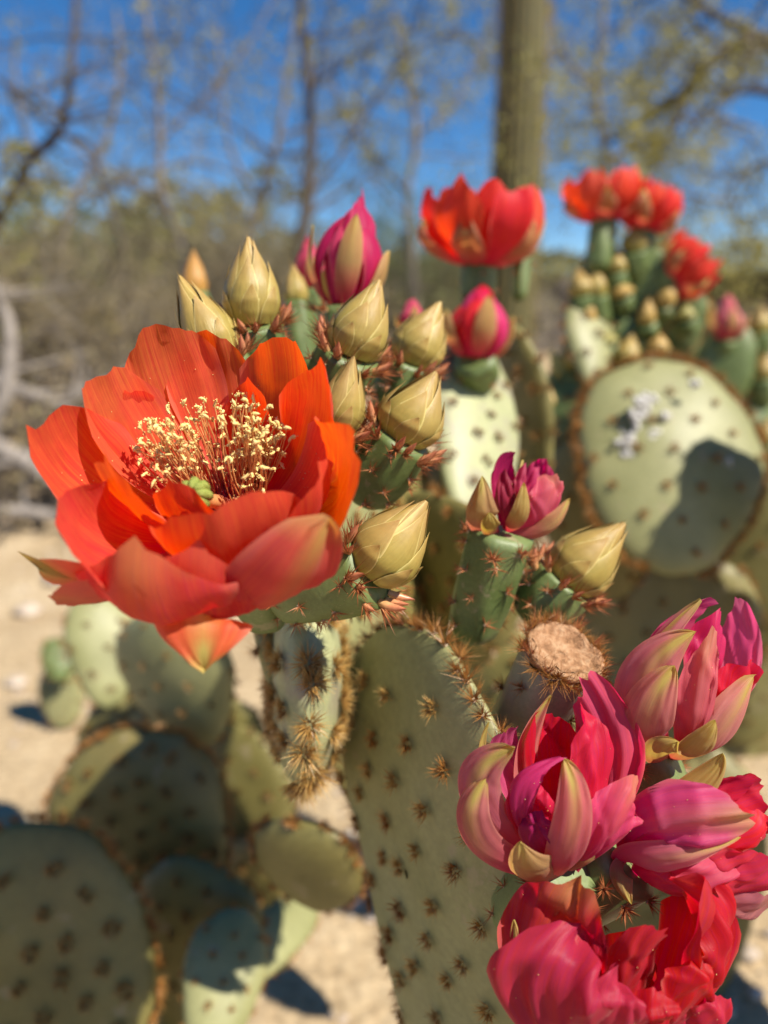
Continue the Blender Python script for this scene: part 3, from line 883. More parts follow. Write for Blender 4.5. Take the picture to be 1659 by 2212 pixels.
def bud(cactus, label, A, B, tip, r0, r1, rb, seed, leafL=6.8 * mm, clusters=22, ring=13, tint=(1, 1, 1, 1), cs=1.0, twist=.5, nclayers=((6, -.02, .40, .30), (4, -.02, .74, .50), (4, .0, .95, .56), (3, .1, 1.05, .75)), detail=True, phase=0., name='flower_bud', lift=.10):
    o, fr = ovary_body(cactus, name, label, A, B, r0, r1 * 1.10, seed, clusters=clusters if detail else 0, cs=cs, phase=phase, bulge=.16)
    rng = random.Random(seed + 5)
    rb = rb * rng.uniform(.86, .95)
    ax = tip - B; L = ax.length; t = ax.normalized()
    x = t.cross(FWD).normalized(); y = t.cross(x)
    kt = [-.05, 0, .10, .24, .40, .56, .72, .86, 1.0, 1.1]; kr = [.60, .70, .88, 1.0, .94, .76, .51, .28, .06, .0]
    prof = lambda q: float(np.interp(q, kt, kr)) * rb
    core = MB()
    qs = np.linspace(-.03, 1.0, 14)
    core.tube([B + ax * q for q in qs], [prof(q) * .9 + 1e-5 for q in qs], 20)
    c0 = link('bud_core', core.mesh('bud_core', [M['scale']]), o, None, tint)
    for li, (cnt, t0, t1, wd) in enumerate(nclayers):
        for k in range(cnt):
            an0 = 2 * math.pi * (k + rng.uniform(-.13, .13)) / cnt + li * .83 + phase
            tt1 = t1 * rng.uniform(.93, 1.05)
            off = (len(nclayers) - 1 - li) * .042 * rb + .008 * rb
            ns, nv = 16, 11
            rows, uvs = [], []
            for i in range(ns):
                s = i / (ns - 1); q = t0 + (tt1 - t0) * s
                hw = wd * 1.65 * ((s + .10) ** .22) * max(0, 1 - s ** 1.7) ** .95
                row = []
                for j in range(nv):
                    vv = -1 + 2 * j / (nv - 1)
                    an = an0 + hw * vv + twist * q
                    r = prof(q) + off + lift * rb * s ** 6 * (1 if li < 3 else .2) - .05 * rb * vv * vv * (1 - s) + .03 * rb * math.cos(vv * 1.57) * math.sin(s * 3.14)
                    row.append(B + ax * q + (x * math.cos(an) + y * math.sin(an)) * r)
                rows.append(row); uvs.append([(j / (nv - 1), s) for j in range(nv)])
            mb = MB(); mb.grid(rows, uvs)
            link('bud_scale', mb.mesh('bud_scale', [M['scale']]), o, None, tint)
    if detail: leaf_scales(o, fr, ring, leafL, seed + 9, cs=cs, foot_r=rb)
    return o

def bloom(cactus, label, A, B, axis, R, H, seed, colors, r0, r1, n=(6, 6, 5), open_=(1.0, .8, .6), clusters=6, closed=0.0, name='flower', kind='red', tipa=.0, ns=14, nv=11, tepals=6, tepalcol=(.5, .2, .1, 1.0)):
    """cup-shaped flower from a formula; closed > 0 draws the rims together"""
    o, fr = ovary_body(cactus, name, label, A, B, r0, r1, seed, clusters=clusters, kind=kind)
    rng = random.Random(seed)
    t = axis.normalized(); x = t.cross(FWD).normalized(); y = t.cross(x)
    def ring(cnt, rad, hh, wid, colr, base_r, ph, out=1.0, shape='obovate', nm='petal'):
        for k in range(cnt):
            an = 2 * math.pi * (k + rng.uniform(-.18, .18)) / cnt + ph
            u = x * math.cos(an) + y * math.sin(an)
            rr = rad * rng.uniform(.88, 1.1); h2 = hh * rng.uniform(.9, 1.1)
            b0 = B + u * base_r - t * .0005
            tipd = rr * (1 - closed)
            ctrl = [b0, b0 + u * rr * .75 * out + t * h2 * .12, b0 + u * (rr * 1.05) * out * (1 - .2 * closed) + t * h2 * .6, B + u * tipd + t * h2]
            c_ = rng.choice(colr)
            petal(o, ctrl, wid * rng.uniform(.9, 1.1), -u + t * .25, cup=.75 + closed * .4, color=c_, seed=seed * 31 + k + int(ph * 10), ruffle=.30, wave=.05, shape=shape, ns=ns, nv=nv, name=nm)
    ring(n[0], R, H, R * .50, colors, r1 * .75, 0)
    ring(n[1], R * open_[1], H * 1.02, R * .46, colors, r1 * .6, .5)
    ring(n[2], R * open_[2], H * .98, R * .40, colors, r1 * .4, 1.0)
    ring(tepals, R * 1.02, H * .62, R * .30, [tepalcol], r1 * .85, .25, shape='pointed', nm='tepal')
    return o

# ------------------------------------------------------------------ the front cactus
front = thing('prickly_pear_cactus', 'large prickly pear bearing one open orange flower, yellow buds and crumpled magenta flowers', 'cactus', Vector((P(760, 2000, .3).x, P(760, 2000, .3).y, 0)))

# pads
pad(front, 'narrow pad turned edge on below the open orange flower', P(628, 1540, .210) + cv(-.06, 0, -.998) * .060, cv(.99, .03, -.06), cv(-.13, .99, .02), .060, .0365, .0115, M['padpurple'], face='dense', rim='dense', egg=.12, spacing=.0135, seed=1, nrim=24, rim_from=-100, rim_to=260, back=True, fs=1.0, rs=1.45)
pad(front, 'pad behind the open orange flower that carries the yellow buds', P(668, 1115, .270), cv(.93, .10, .34), cv(.1, .99, 0), .057, .043, .009, M['pad'], face='mid', rim='rust', seed=2, nrim=14)
pad(front, 'big broad shaded pad with rows of brown spine tufts', P(932, 1865, .238), cv(-.85, -.12, .52), cv(-.05, .99, .08), .050, .077, .0085, M['pad'], face='mid', rim='rust', egg=.16, spacing=.0175, seed=3, nrim=80, rim_from=-100, rim_to=262, fs=1.15, rs=1.1, bend=(.006, -.004))
pad(front, 'small dark pad under the narrow pad', P(668, 1870, .345), cv(-.35, -.40, .85), cv(.1, .99, 0), .026, .026, .008, M['padshade'], face=None, rim='farrust', seed=4, nrim=20)
# stem pads that carry the plant down to the ground, hidden behind the others
pad(front, None, P(1080, 2560, .33), cv(-.8, 0, .6), cv(0, 1, 0), .07, .11, .014, M['padshade'], face='far', rim='far', seed=6, nrim=16, spacing=.022)
pad(front, None, P(1190, 2700, .45), cv(-.5, .1, .8), cv(0, 1, 0), .07, .13, .02, M['padshade'], face=None, rim='far', seed=7, nrim=10)

ORANGE = (.82, .145, .060, 0); REDOR = (.80, .105, .048, 0); DEEP = (.74, .045, .025, 0); CORAL = (.78, .085, .055, 0)
PINKRED = (.66, .048, .05, .30); PEACH = (.72, .24, .13, .9)
MAG = (.72, .05, .22, .0); PINK = (.74, .10, .24, .35); RED = (.60, .012, .036, 0.); TAN = (.62, .20, .19, 1.); OLV = (.52, .38, .12, 1.); PURP = (.40, .015, .11, 0.)

def on_plane(x, y, Q, N):
    r = P(x, y, 1.0) - CAM
    return CAM + r * ((Q - CAM).dot(N) / r.dot(N))

def main_flower():
    A = cv(-.06, .72, .69)
    Hh = .035
    Q = P(430, 867, .160)
    B0 = Q - A * Hh
    o, fr = ovary_body(front, 'flower', 'wide open orange flower with yellow stamens and a green stigma', P(585, 1345, .214), B0 - A * .002, .006, .0085, 3, clusters=9)
    grids = []
    def cupped(x, y, off, W, cup, c, seed, low=.10, out=1.05, face=Vector((0, 0, 0)), **kw):
        T = on_plane(x, y, Q + A * off, A)
        rad = (T - B0) - A * (T - B0).dot(A); rho = rad.length; u = rad.normalized(); hh = (T - B0).dot(A)
        ctrl = [B0 + u * .004, B0 + u * rho * .72 + A * hh * low, B0 + u * rho * out + A * hh * .58, T]
        ob, g = petal(o, ctrl, W, -u + A * .15 + face, crease=.045, cup=cup, color=c, seed=seed, **kw)
        grids.append((g, u)); return ob
    cupped(338, 704, .003, .0128, .75, ORANGE, 1, muc_at=-.35, rt=.2)
    cupped(205, 808, .002, .0130, .85, ORANGE, 4, muc_at=-.55, rt=.25)
    cupped(102, 895, .001, .0140, .75, REDOR, 5, muc_at=-.4, rt=.3, face=cv(.3, .1, 1) * 1.1)
    cupped(606, 735, .000, .0122, .6, ORANGE, 3, muc_at=.45, rt=.2)
    cupped(432, 714, -.002, .0118, .9, ORANGE, 2, muc_at=.2, rt=.28, fold=.25)
    cupped(735, 915, .002, .0185, .5, ORANGE, 6, muc_at=.6, rt=.4, face=cv(-.3, .2, 1) * 2.2)
    cupped(690, 1015, -.003, .0110, .7, REDOR, 7, rt=.3, face=cv(0, 0, 1) * .3)
    cupped(225, 1005, -.001, .0095, .8, ORANGE, 9, rt=.35, mucro=.08)
    cupped(368, 1048, -.006, .0080, .7, REDOR, 10, rt=.3)
    cupped(478, 1083, .0005, .0165, .85, REDOR, 8, rt=.25, mucro=.0, out=1.1)
    cupped(128, 1085, .0, .0150, .75, CORAL, 16, rt=.3, face=cv(.3, 0, 1) * 1.2)
    cupped(690, 800, .002, .0130, .6, REDOR, 14, rt=.3, face=cv(-.3, 0, 1) * 1.0)
    cupped(270, 850, -.006, .0090, .7, REDOR, 12, rt=.3)
    cupped(540, 830, -.006, .0090, .7, REDOR, 13, rt=.3)
    # outer petals seen from below
    def free(pts, W, cup, c, seed, inner=None, **kw):
        ctrl = [B0 + A * .0 + (P(*pts[0]) - B0).normalized() * .003] + [P(*q) for q in pts]
        mid = ctrl[len(ctrl) // 2]; ax = B0 + A * (mid - B0).dot(A)
        return petal(o, ctrl, W, inner or (ax - mid), cup=cup, color=c, seed=seed, **kw)
    free([(400, 1380, .158), (270, 1420, .136), (290, 1195, .136)], .0180, .75, PINKRED, 21, rt=.22, mucro=.035, ruffle=.10, crease=.05)
    free([(450, 1390, .160), (410, 1400, .142), (425, 1205, .140)], .0150, .8, (.70, .062, .05, .1), 27, rt=.25, mucro=.05, ruffle=.10, crease=.05)
    free([(540, 1390, .158), (640, 1330, .140), (706, 1114, .138)], .0130, .9, (.62, .075, .07, .6), 22, shape='pointed', a=.6, b=.5, ruffle=.12, crease=.07)
    free([(340, 1330, .160), (170, 1270, .148), (78, 1222, .150)], .0105, .7, PEACH, 23, rt=.55, mucro=.26, ruffle=.08, crease=.05)
    free([(380, 1330, .158), (200, 1300, .147), (110, 1290, .146)], .0100, .4, (.66, .17, .12, .2), 26, rt=.3, ruffle=.1)
    free([(440, 1260, .150), (430, 1350, .140), (442, 1447, .146)], .0105, .5, (.78, .12, .05, 1.), 24, shape='pointed', a=.7, b=.75, ruffle=.08, crease=.05)
    free([(600, 1240, .165), (660, 1200, .158), (714, 1168, .156)], .0050, .6, (.6, .45, .12, 1.), 25, shape='pointed')
    # stamens
    rng = random.Random(8)
    x = A.cross(FWD).normalized(); y = A.cross(x)
    variants = []
    for k in range(6):
        mb = MB(); rg = random.Random(k)
        b1, b2 = rg.uniform(-.12, .12), rg.uniform(-.1, .1)
        pts = [Vector((b1 * math.sin(q * 2.2), b2 * math.sin(q * 3.1), q)) for q in np.linspace(0, 1, 6)]
        mb.tube(pts, [.011, .0095, .009, .0085, .008, .007], 5)
        e = pts[-1]; d = Vector((rg.uniform(-1, 1), rg.uniform(-1, 1), rg.uniform(-.1, .8))).normalized()
        bend = Vector((rg.uniform(-1, 1), rg.uniform(-1, 1), rg.uniform(-.6, .6))).normalized()
        ap = [e + d * .085 * (q - .35) + bend * .03 * math.sin(q * 3) for q in np.linspace(-.1, 1.1, 7)]
        mb.tube(ap, [.004, .017, .021, .018, .020, .016, .003], 6, 1)
        for q in range(9):
            c = ap[rg.randint(1, 5)] + Vector((rg.gauss(0, .014), rg.gauss(0, .014), rg.gauss(0, .014)))
            mb.blob(c, .009, rg, mat=1, seg=4, rings=3)
        variants.append(mb.mesh('stamen', [M['filament'], M['anther']]))
    for k in range(270):
        an = rng.uniform(0, 6.283); rb = rng.uniform(.003, .0075); rt = rng.uniform(.0045, .0150) if k % 3 else rng.uniform(.010, .0165)
        u = x * math.cos(an) + y * math.sin(an)
        if u.dot(FWD) < -.25 and (k % 4 or abs(u.dot(RIGHT)) < .5): u = u - FWD * (2 * u.dot(FWD)) - A * (u - FWD * (2 * u.dot(FWD))).dot(A); u.normalize()
        b = B0 + u * rb + A * .004
        h = rng.uniform(.0195, .0290) - (rt - .006) * .25 - (rng.uniform(.004, .011) if k % 3 == 1 else 0)
        t = B0 + u * rt + A * h + Vector((rng.gauss(0, 1), rng.gauss(0, 1), rng.gauss(0, 1))) * .0008
        dv = t - b
        mtx = Matrix.Translation(b) @ dv.to_track_quat('Z', 'Y').to_matrix().to_4x4() @ Matrix.Rotation(rng.uniform(0, 6.28), 4, 'Z') @ Matrix.Diagonal((.0175, .0175, dv.length, 1))
        link('stamen', rng.choice(variants), o, mtx)
    # style with lobed green stigma
    S = P(428, 1072, .160)
    mb = MB()
    sb = B0 + A * .004
    pts = [sb, sb.lerp(S, .35) + A * .001, sb.lerp(S, .7), S]
    mb.tube(pts, [.0022, .0017, .0015, .0014], 10)
    link('style', mb.mesh('style', [M['filament']]), o)
    mb = MB(); ax = (S - sb).normalized(); ux = ax.cross(RIGHT).normalized(); uy = ax.cross(ux)
    for k in range(8):
        an = 6.283 * k / 8; u = ux * math.cos(an) + uy * math.sin(an)
        q = [S + u * .0009 - ax * .0006, S + u * .0024 + ax * .0005, S + u * .0026 + ax * .0025, S + u * .0016 + ax * .0042, S + u * .0004 + ax * .0046]
        mb.tube(q, [.0007, .0011, .0012, .0010, .0004], 8, 0, True)
    mb.blob(S + ax * .0018, .0016, rng, seg=10, rings=8, jit=.02)
    link('stigma', mb.mesh('stigma', [M['stigma']]), o)
    # pollen dusted over the inner petals
    mb = MB()
    for g, u in grids[:8]:
        ns, nv = g.shape[:2]
        for k in range(52):
            i = min(int(abs(rng.gauss(.46, .13)) * ns), ns - 2); j = rng.randint(1, nv - 3)
            p = Vector(g[i, j]).lerp(Vector(g[i + 1, j + 1]), rng.random()) - u * .00015
            mb.blob(p, rng.uniform(.00006, .00015), rng, seg=5, rings=3)
    pl = link('pollen', mb.mesh('pollen', [M['anther']]), o); pl['kind'] = 'stuff'
main_flower()

# yellow-green buds on the pad behind the flower
bud(front, 'upright yellow bud with a ring of red spines, topmost of the bud cluster', P(565, 860, .226), P(546, 700, .215), P(536, 512, .212), .0055, .0076, .0080, 101, phase=.4)
bud(front, 'yellow bud leaning out behind the orange petals', P(560, 930, .216), P(478, 785, .207), P(387, 596, .205), .0050, .0072, .0080, 102, phase=1.0, twist=.3)
bud(front, 'plump yellow bud in front of the closed magenta flower', P(690, 905, .222), P(757, 765, .211), P(820, 604, .207), .0055, .0080, .0086, 103, phase=.2)
bud(front, 'greenish bud half hidden behind an orange petal', P(690, 1060, .212), P(728, 925, .203), P(764, 770, .198), .0045, .0060, .0064, 104, phase=.9)
bud(front, 'yellow bud with pale scale edges beside the orange flower', P(775, 1085, .216), P(866, 945, .208), P(942, 803, .204), .0055, .0084, .0088, 105, phase=.6)
bud(front, 'fat yellow bud on a horizontal green base below the orange flower', P(590, 1300, .203), P(800, 1232, .190), P(922, 1082, .186), .0050, .0086, .0090, 106, phase=.1, clusters=22, ring=13)
bud(front, 'softly blurred yellow bud beside the magenta flower', P(840, 900, .246), P(885, 785, .240), P(952, 652, .238), .0055, .0080, .0086, 107, phase=.5)
bud(front, None, P(650, 800, .30), P(640, 655, .30), P(634, 572, .30), .005, .0050, .0052, 108, detail=False)
bud(front, 'rust brown withered bud behind the yellow buds', P(520, 900, .40), P(422, 640, .40), P(418, 540, .40), .004, .006, .0065, 109, detail=False, tint=(.55, .24, .05, .35))

def conv3(zx, zy): return 862.6 + .48 * zx, 929 + .48 * zy
def conv4(zx, zy): return 862.6 + .48 * zx, 1393.5 + .48 * zy

def crumpled(cactus, label, A, base, D, top, conv, specs, r0, r1, seed, clusters=12, cs=1.0, leaf=True, name='flower', pollen=True):
    """closed, crumpled flower: every petal has its own midline (pixel, depth offset in mm)"""
    bx, by = base; tx, ty = top
    B = P(bx, by, D); Tt = P(tx, ty, D - .004)
    o, fr = ovary_body(cactus, name, label, A, B, r0, r1, seed, clusters=clusters, cs=cs)
    ax = (Tt - B).normalized()
    rng = random.Random(seed)
    grids = []
    for i, (pts, W, cup, c, kw) in enumerate(specs):
        q = []
        for zx, zy, dz in pts:
            X, Y = conv(zx, zy); q.append(P(X, Y, D + dz * .001))
        b = B + (q[0] - B).normalized() * .002
        ctrl = [b] + q
        m = Vector(bez([tuple(v) for v in ctrl], np.array([.6]))[0])
        inn = (B + ax * (m - B).dot(ax)) - m
        if inn.length < .002: inn = FWD.copy()
        zz = sum(p_[2] for p_ in pts[:2]) / 2
        inn = inn.normalized() * .8 + FWD * (1.0 if zz < -3 else (-.9 if zz > 1 else .2))
        k2 = dict(ruffle=.28, wave=.06, frill=.008, rt=.45, ns=40, nv=31, crease=.19)
        if kw.get('shape') == 'pointed': k2.update(crease=.05, ruffle=.12); k2.update(kw)
        ob, g = petal(o, ctrl, px(W, D), inn, cup=cup, color=c, seed=seed * 17 + i, name='tepal' if c[3] > .9 else 'petal', **k2)
        if c[3] < .9: grids.append((g, inn.normalized()))
    if pollen:
        mb = MB()
        for g, u in grids:
            ns, nv = g.shape[:2]
            for k in range(5):
                i = rng.randint(ns // 2, ns - 3); j = rng.randint(1, nv - 3)
                mb.blob(Vector(g[i, j]).lerp(Vector(g[i + 1, j + 1]), rng.random()) - u * .00012, rng.uniform(.00005, .00011), rng, seg=5, rings=3)
        pl = link('pollen', mb.mesh('pollen', [M['anther']]), o); pl['kind'] = 'stuff'
    if leaf: leaf_scales(o, fr, 7, .0030, seed + 3, spines='red', cs=1.0)
    return o

pt = dict(shape='pointed')
crumpled(front, 'half closed magenta flower with a tall pointed petal and yellow tipped outer tepals', P(1100, 1985, .200), (1222, 1886), .180, (1195, 1560), conv4, [
    ([(1000, 650, 2), (1010, 420, 5), (815, 150, 3)], 84, .45, (0.711, 0.09, 0.17, 0), dict(mucro=.12, rt=.35, muc_at=-.25)),
    ([(700, 650, 2), (640, 420, 4), (690, 300, 3)], 75, .8, RED, {}),
    ([(900, 660, -5), (890, 480, -8), (850, 300, -2)], 78, .5, (0.656, 0.02, 0.068, 0), dict(fold=.2)),
    ([(460, 640, 4), (420, 430, 3), (505, 362, 0)], 52, .9, (0.565, 0.09, 0.21, 0), {}),
    ([(600, 900, -8), (560, 740, -15), (610, 610, -10)], 62, .7, (0.656, 0.022, 0.079, 0), {}),
    ([(480, 820, -10), (480, 620, -16), (700, 530, -13)], 36, 1.1, (0.602, 0.036, 0.17, 0), {}),
    ([(980, 900, -12), (1000, 760, -16), (1035, 625, -8)], 78, .5, (0.674, 0.062, 0.17, 0.3), dict(rt=.3, mucro=.08)),
    ([(620, 960, -12), (630, 850, -17), (640, 760, -14)], 55, .7, PURP, {}),
    ([(420, 960, -6), (130, 600, -11), (520, 462, -15)], 60, 1.0, (0.529, 0.13, 0.18, 0.95), dict(pt, a=.6, b=.55)),
    ([(330, 1040, -10), (230, 800, -15), (390, 600, -13)], 52, 1.0, (0.526, 0.14, 0.16, 1), dict(pt, a=.6, b=.6)),
    ([(690, 1060, -14), (880, 780, -24), (742, 510, -17)], 46, .8, (0.62, 0.14, 0.17, 1), dict(pt, a=.6, b=.6)),
    ([(600, 1080, -12), (555, 1010, -18), (545, 885, -19)], 62, 1.0, (0.517, 0.32, 0.13, 1), dict(pt, a=.25, b=.8, ruffle=.05)),
    ([(330, 720, 2), (330, 480, 1), (405, 348, 0)], 18, .8, OLV, pt),
    ([(450, 620, 3), (560, 380, 3), (682, 226, 2)], 34, .9, TAN, pt),
    ([(880, 980, -8), (900, 900, -6), (918, 795, -4)], 26, .8, OLV, pt),
], .006, .0085, 211)

crumpled(front, 'tall closed pink flower wrapped in tan tipped tepals', P(1120, 1760, .212), (1453, 1640), .194, (1545, 1320), conv3, [
    ([(1480, 1200, 6), (1560, 1000, 8), (1520, 790, 6)], 66, .8, (0.711, 0.14, 0.26, 0), dict(rt=.1)),
    ([(1000, 1150, 4), (1130, 860, 4), (1390, 795, 0)], 58, .9, (0.638, 0.099, 0.23, 0), {}),
    ([(1400, 1150, -4), (1440, 960, -6), (1440, 840, -2)], 66, .9, (0.638, 0.032, 0.14, 0), {}),
    ([(1480, 1300, -4), (1540, 1160, -8), (1585, 1050, -6)], 70, .8, (0.638, 0.016, 0.056, 0), {}),
    ([(950, 1300, 0), (1030, 1000, -5), (1358, 765, -7)], 44, .9, (0.583, 0.18, 0.23, 1), dict(pt, a=.6)),
    ([(1020, 1350, -8), (1020, 1050, -15), (1335, 905, -15)], 66, .9, (0.62, 0.18, 0.22, 1), dict(pt, a=.7, b=.7)),
    ([(1330, 1420, -13), (1340, 1200, -19), (1392, 935, -13)], 52, .9, (0.674, 0.13, 0.17, 0.25), dict(rt=.5, mucro=.1)),
    ([(1030, 1450, -13), (1100, 1260, -20), (1237, 1060, -18)], 60, .9, (0.602, 0.18, 0.18, 1), dict(pt, a=.6, b=.6)),
    ([(1380, 1480, -12), (1500, 1330, -16), (1598, 1100, -10)], 52, .9, (0.639, 0.25, 0.23, 1), dict(pt, a=.7, b=.65)),
    ([(1300, 1500, -15), (1390, 1430, -19), (1422, 1305, -19)], 36, .9, OLV, pt),
    ([(1150, 1490, -13), (1180, 1440, -18), (1255, 1400, -18)], 40, .8, OLV, pt),
], .006, .0088, 212)

crumpled(front, 'magenta flower with a broad folded petal lying over a striped tepal', P(1130, 2010, .202), (1356, 1862), .184, (1560, 1740), conv4, [
    ([(1350, 720, 6), (1500, 700, 6), (1640, 640, 4)], 70, .8, (0.693, 0.036, 0.079, 0), {}),
    ([(1300, 640, 3), (1450, 650, 0), (1565, 610, -2)], 46, .9, (0.656, 0.028, 0.086, 0), {}),
    ([(1400, 980, -6), (1600, 950, -5), (1740, 760, -4)], 100, .8, (0.729, 0.022, 0.044, 0), {}),
    ([(1300, 1050, -8), (1550, 1130, -10), (1740, 960, -12)], 80, .7, (0.693, 0.045, 0.095, 0), {}),
    ([(1100, 1080, -8), (1280, 1100, -14), (1470, 1000, -10)], 66, .7, (0.638, 0.072, 0.14, 0), {}),
    ([(1420, 1200, -6), (1600, 1260, -8), (1680, 1080, -8)], 56, .8, (0.547, 0.17, 0.21, 0.3), {}),
    ([(1010, 760, -10), (1300, 800, -22), (1570, 765, -17)], 82, .6, (0.638, 0.062, 0.21, 0.5), dict(rt=.5, mucro=.1)),
    ([(1000, 980, -12), (1300, 980, -21), (1528, 862, -15)], 40, .8, (0.62, 0.15, 0.22, 1), dict(pt, a=.35, b=.7)),
    ([(1200, 700, -4), (1420, 620, -7), (1457, 485, -7)], 40, .9, OLV, pt),
    ([(1020, 820, -8), (1070, 720, -9), (1182, 655, -8)], 18, .8, OLV, pt),
    ([(990, 1000, -8), (1000, 1080, -9), (1045, 1165, -8)], 26, .8, (0.517, 0.3, 0.13, 1), pt),
], .006, .0085, 213)

crumpled(front, 'large crimson flower with curling petals, lowest of the magenta flowers', P(1120, 2290, .196), (1318, 2262), .173, (1330, 1980), conv4, [
    ([(640, 1640, -6), (620, 1300, -10), (800, 1060, -10)], 128, -.45, (0.557, 0.012, 0.045, 0.3), dict(rt=.35, mucro=.1)),
    ([(1060, 1640, 0), (1060, 1450, 2), (1060, 1330, 2)], 110, .5, (0.434, 0.0037, 0.0093, 0), {}),
    ([(1250, 1560, 0), (1440, 1280, -3), (1250, 1040, 0)], 118, .55, (0.589, 0.032, 0.045, 0), dict(rt=.4)),
    ([(1420, 1640, -4), (1600, 1380, -5), (1400, 1110, -3)], 92, .6, (0.572, 0.013, 0.028, 0), {}),
    ([(1320, 1700, -10), (1420, 1560, -12), (1340, 1370, -6)], 92, .6, (0.572, 0.0083, 0.018, 0), {}),
    ([(1060, 1700, -8), (980, 1400, -15), (1205, 1265, -14)], 56, .9, (0.589, 0.023, 0.038, 0), {}),
    ([(600, 1780, -13), (600, 1520, -23), (800, 1300, -12)], 142, .5, (0.511, 0.03, 0.073, 0), dict(rt=.4, mucro=.0)),
    ([(900, 1800, -18), (980, 1650, -24), (1000, 1480, -15)], 84, .6, (0.542, 0.035, 0.083, 0), {}),
    ([(1150, 1800, -13), (1190, 1680, -17), (1180, 1560, -13)], 74, .7, (0.542, 0.0083, 0.021, 0), {}),
    ([(1420, 1780, -8), (1450, 1680, -8), (1440, 1570, -6)], 70, .8, (0.557, 0.028, 0.063, 0), {}),
    ([(560, 1700, -4), (520, 1430, -6), (518, 1235, -3)], 36, .9, (0.583, 0.31, 0.14, 1), dict(pt, a=.5)),
    ([(1440, 1560, -2), (1440, 1500, -2), (1450, 1430, 0)], 22, .8, OLV, pt),
], .007, .0095, 214, leaf=False)

crumpled(front, 'withered flower with shrivelled purple petals and yellow outer tepals', P(1012, 1385, .228), (1085, 1150), .216, (1110, 1000), conv3, [
    ([(560, 320, 4), (640, 200, 4), (660, 140, 3)], 45, .9, (0.636, 0.062, 0.17, 0), dict(ruffle=.3)),
    ([(440, 280, 2), (430, 170, 2), (500, 115, 0)], 38, 1.2, (0.447, 0.019, 0.11, 0), dict(ruffle=.45)),
    ([(660, 400, -5), (700, 300, -8), (690, 210, -4)], 56, .8, (0.671, 0.11, 0.18, 0.2), dict(ruffle=.15)),
    ([(500, 400, -8), (470, 300, -11), (480, 190, -8)], 34, 1.5, (0.344, 0.025, 0.061, 0), dict(ruffle=.6, frill=.03)),
    ([(540, 400, -7), (540, 300, -10), (560, 180, -6)], 26, 1.4, (0.473, 0.05, 0.11, 0), dict(ruffle=.5, frill=.03)),
    ([(330, 430, -8), (370, 350, -11), (372, 205, -8)], 42, .9, (0.564, 0.32, 0.14, 1), dict(pt, a=.45)),
    ([(550, 430, -10), (565, 350, -12), (560, 235, -10)], 24, .9, OLV, pt),
    ([(560, 300, -2), (545, 220, -3), (558, 135, -2)], 24, .9, OLV, pt),
    ([(700, 470, -4), (730, 400, -5), (765, 308, -3)], 26, .9, (0.583, 0.31, 0.16, 1), pt),
    ([(400, 470, -9), (410, 420, -11), (405, 370, -11)], 24, .9, (0.489, 0.36, 0.09, 1), pt),
], .0060, .0088, 215, clusters=20, cs=1.0)
bud(front, 'pointed greenish bud beside the withered flower', P(1140, 1345, .226), P(1220, 1255, .222), P(1350, 1130, .218), .0055, .0084, .0092, 110, phase=.3, clusters=16)

# fruit stub with its flower fallen off
def stub():
    A, B = P(1105, 1610, .224), P(1214, 1418, .203)
    o, fr = ovary_body(front, 'fruit_stub', 'grey purple fruit stub with a dry tan scar where its flower fell off', A, B, .0080, .0104, 301, mat=M['stubskin'], clusters=10, kind='rust', cs=.8, bulge=.06)
    ax = (B - A).normalized(); x = fr[3]; y = fr[4]
    rng = random.Random(2); mb = MB(); rows, uvs = [], []
    N = cv(-.1, .62, .78); hx = N.cross(UP).normalized(); hy = N.cross(hx)
    for i in range(9):
        f = i / 8; rows.append([]); uvs.append([])
        for k in range(36):
            an = 6.283 * k / 36
            r = .0092 * f * (1 + .10 * math.sin(3 * an + 1) + .07 * math.sin(7 * an) + .05 * math.sin(13 * an + 2))
            dz = -.0012 * (1 - f ** 3) + .0007 * (f > .8) + rng.uniform(-.0003, .0003)
            rows[-1].append(B + (x * math.cos(an) + y * math.sin(an)) * r * .98 + ax * (.0021 + dz)); uvs[-1].append((k / 36, f))
    mb.grid(rows, uvs, True, flip=True)
    link('scar', mb.mesh('scar', [M['flesh']]), o)
    mb = MB(); rows, uvs = [], []
    for k in range(41):
        an = 6.2832 * k / 40
        u = x * math.cos(an) + y * math.sin(an)
        r = .0094 * (1 + .05 * math.sin(3 * an + 1) + .03 * math.sin(7 * an)); th = .0013 * (1 + .35 * math.sin(9 * an) * math.sin(4 * an + 1))
        rows.append([B + u * (r + th * math.cos(q * .7854)) + ax * (.0016 + th * math.sin(q * .7854)) for q in range(8)]); uvs.append([(k / 40, q / 8) for q in range(8)])
    mb.grid(rows, uvs, True)
    link('callus_rim', mb.mesh('callus_rim', [M['flesh']]), o)
    for k in range(34):
        an = 6.283 * (k + rng.uniform(-.3, .3)) / 34
        u = x * math.cos(an) + y * math.sin(an)
        put_cluster('rust' if k % 3 else 'redlong', o, B + u * .0102 + ax * rng.uniform(-.001, .0018), ax * rng.uniform(.4, 1.4) + u * rng.uniform(.3, 1), rng, .95)
stub()

pad(front, None, P(950, 1230, .34), cv(-.75, -.3, .6), cv(0, .99, 0), .040, .034, .008, M['padshade'], face='mid', rim='rust', seed=12, nrim=20)
pad(front, None, P(712, 1345, .285), cv(.90, .15, .40), cv(0, .99, 0), .050, .046, .009, M['pad'], face='mid', rim='rust', seed=13, nrim=20)  # pad added to shade the low clump; only a sliver shows
pad(front, None, P(850, 1150, .345), cv(.90, .25, .34), cv(0, .99, 0), .055, .050, .009, M['padshade'], face='mid', rim='rust', seed=8, nrim=16)  # hidden pad added to cast shade on the low clump
pad(front, None, P(850, 1560, .37), cv(.85, .25, .45), cv(0, .99, 0), .06, .06, .010, M['padshade'], face='far', rim='far', seed=9, nrim=16)
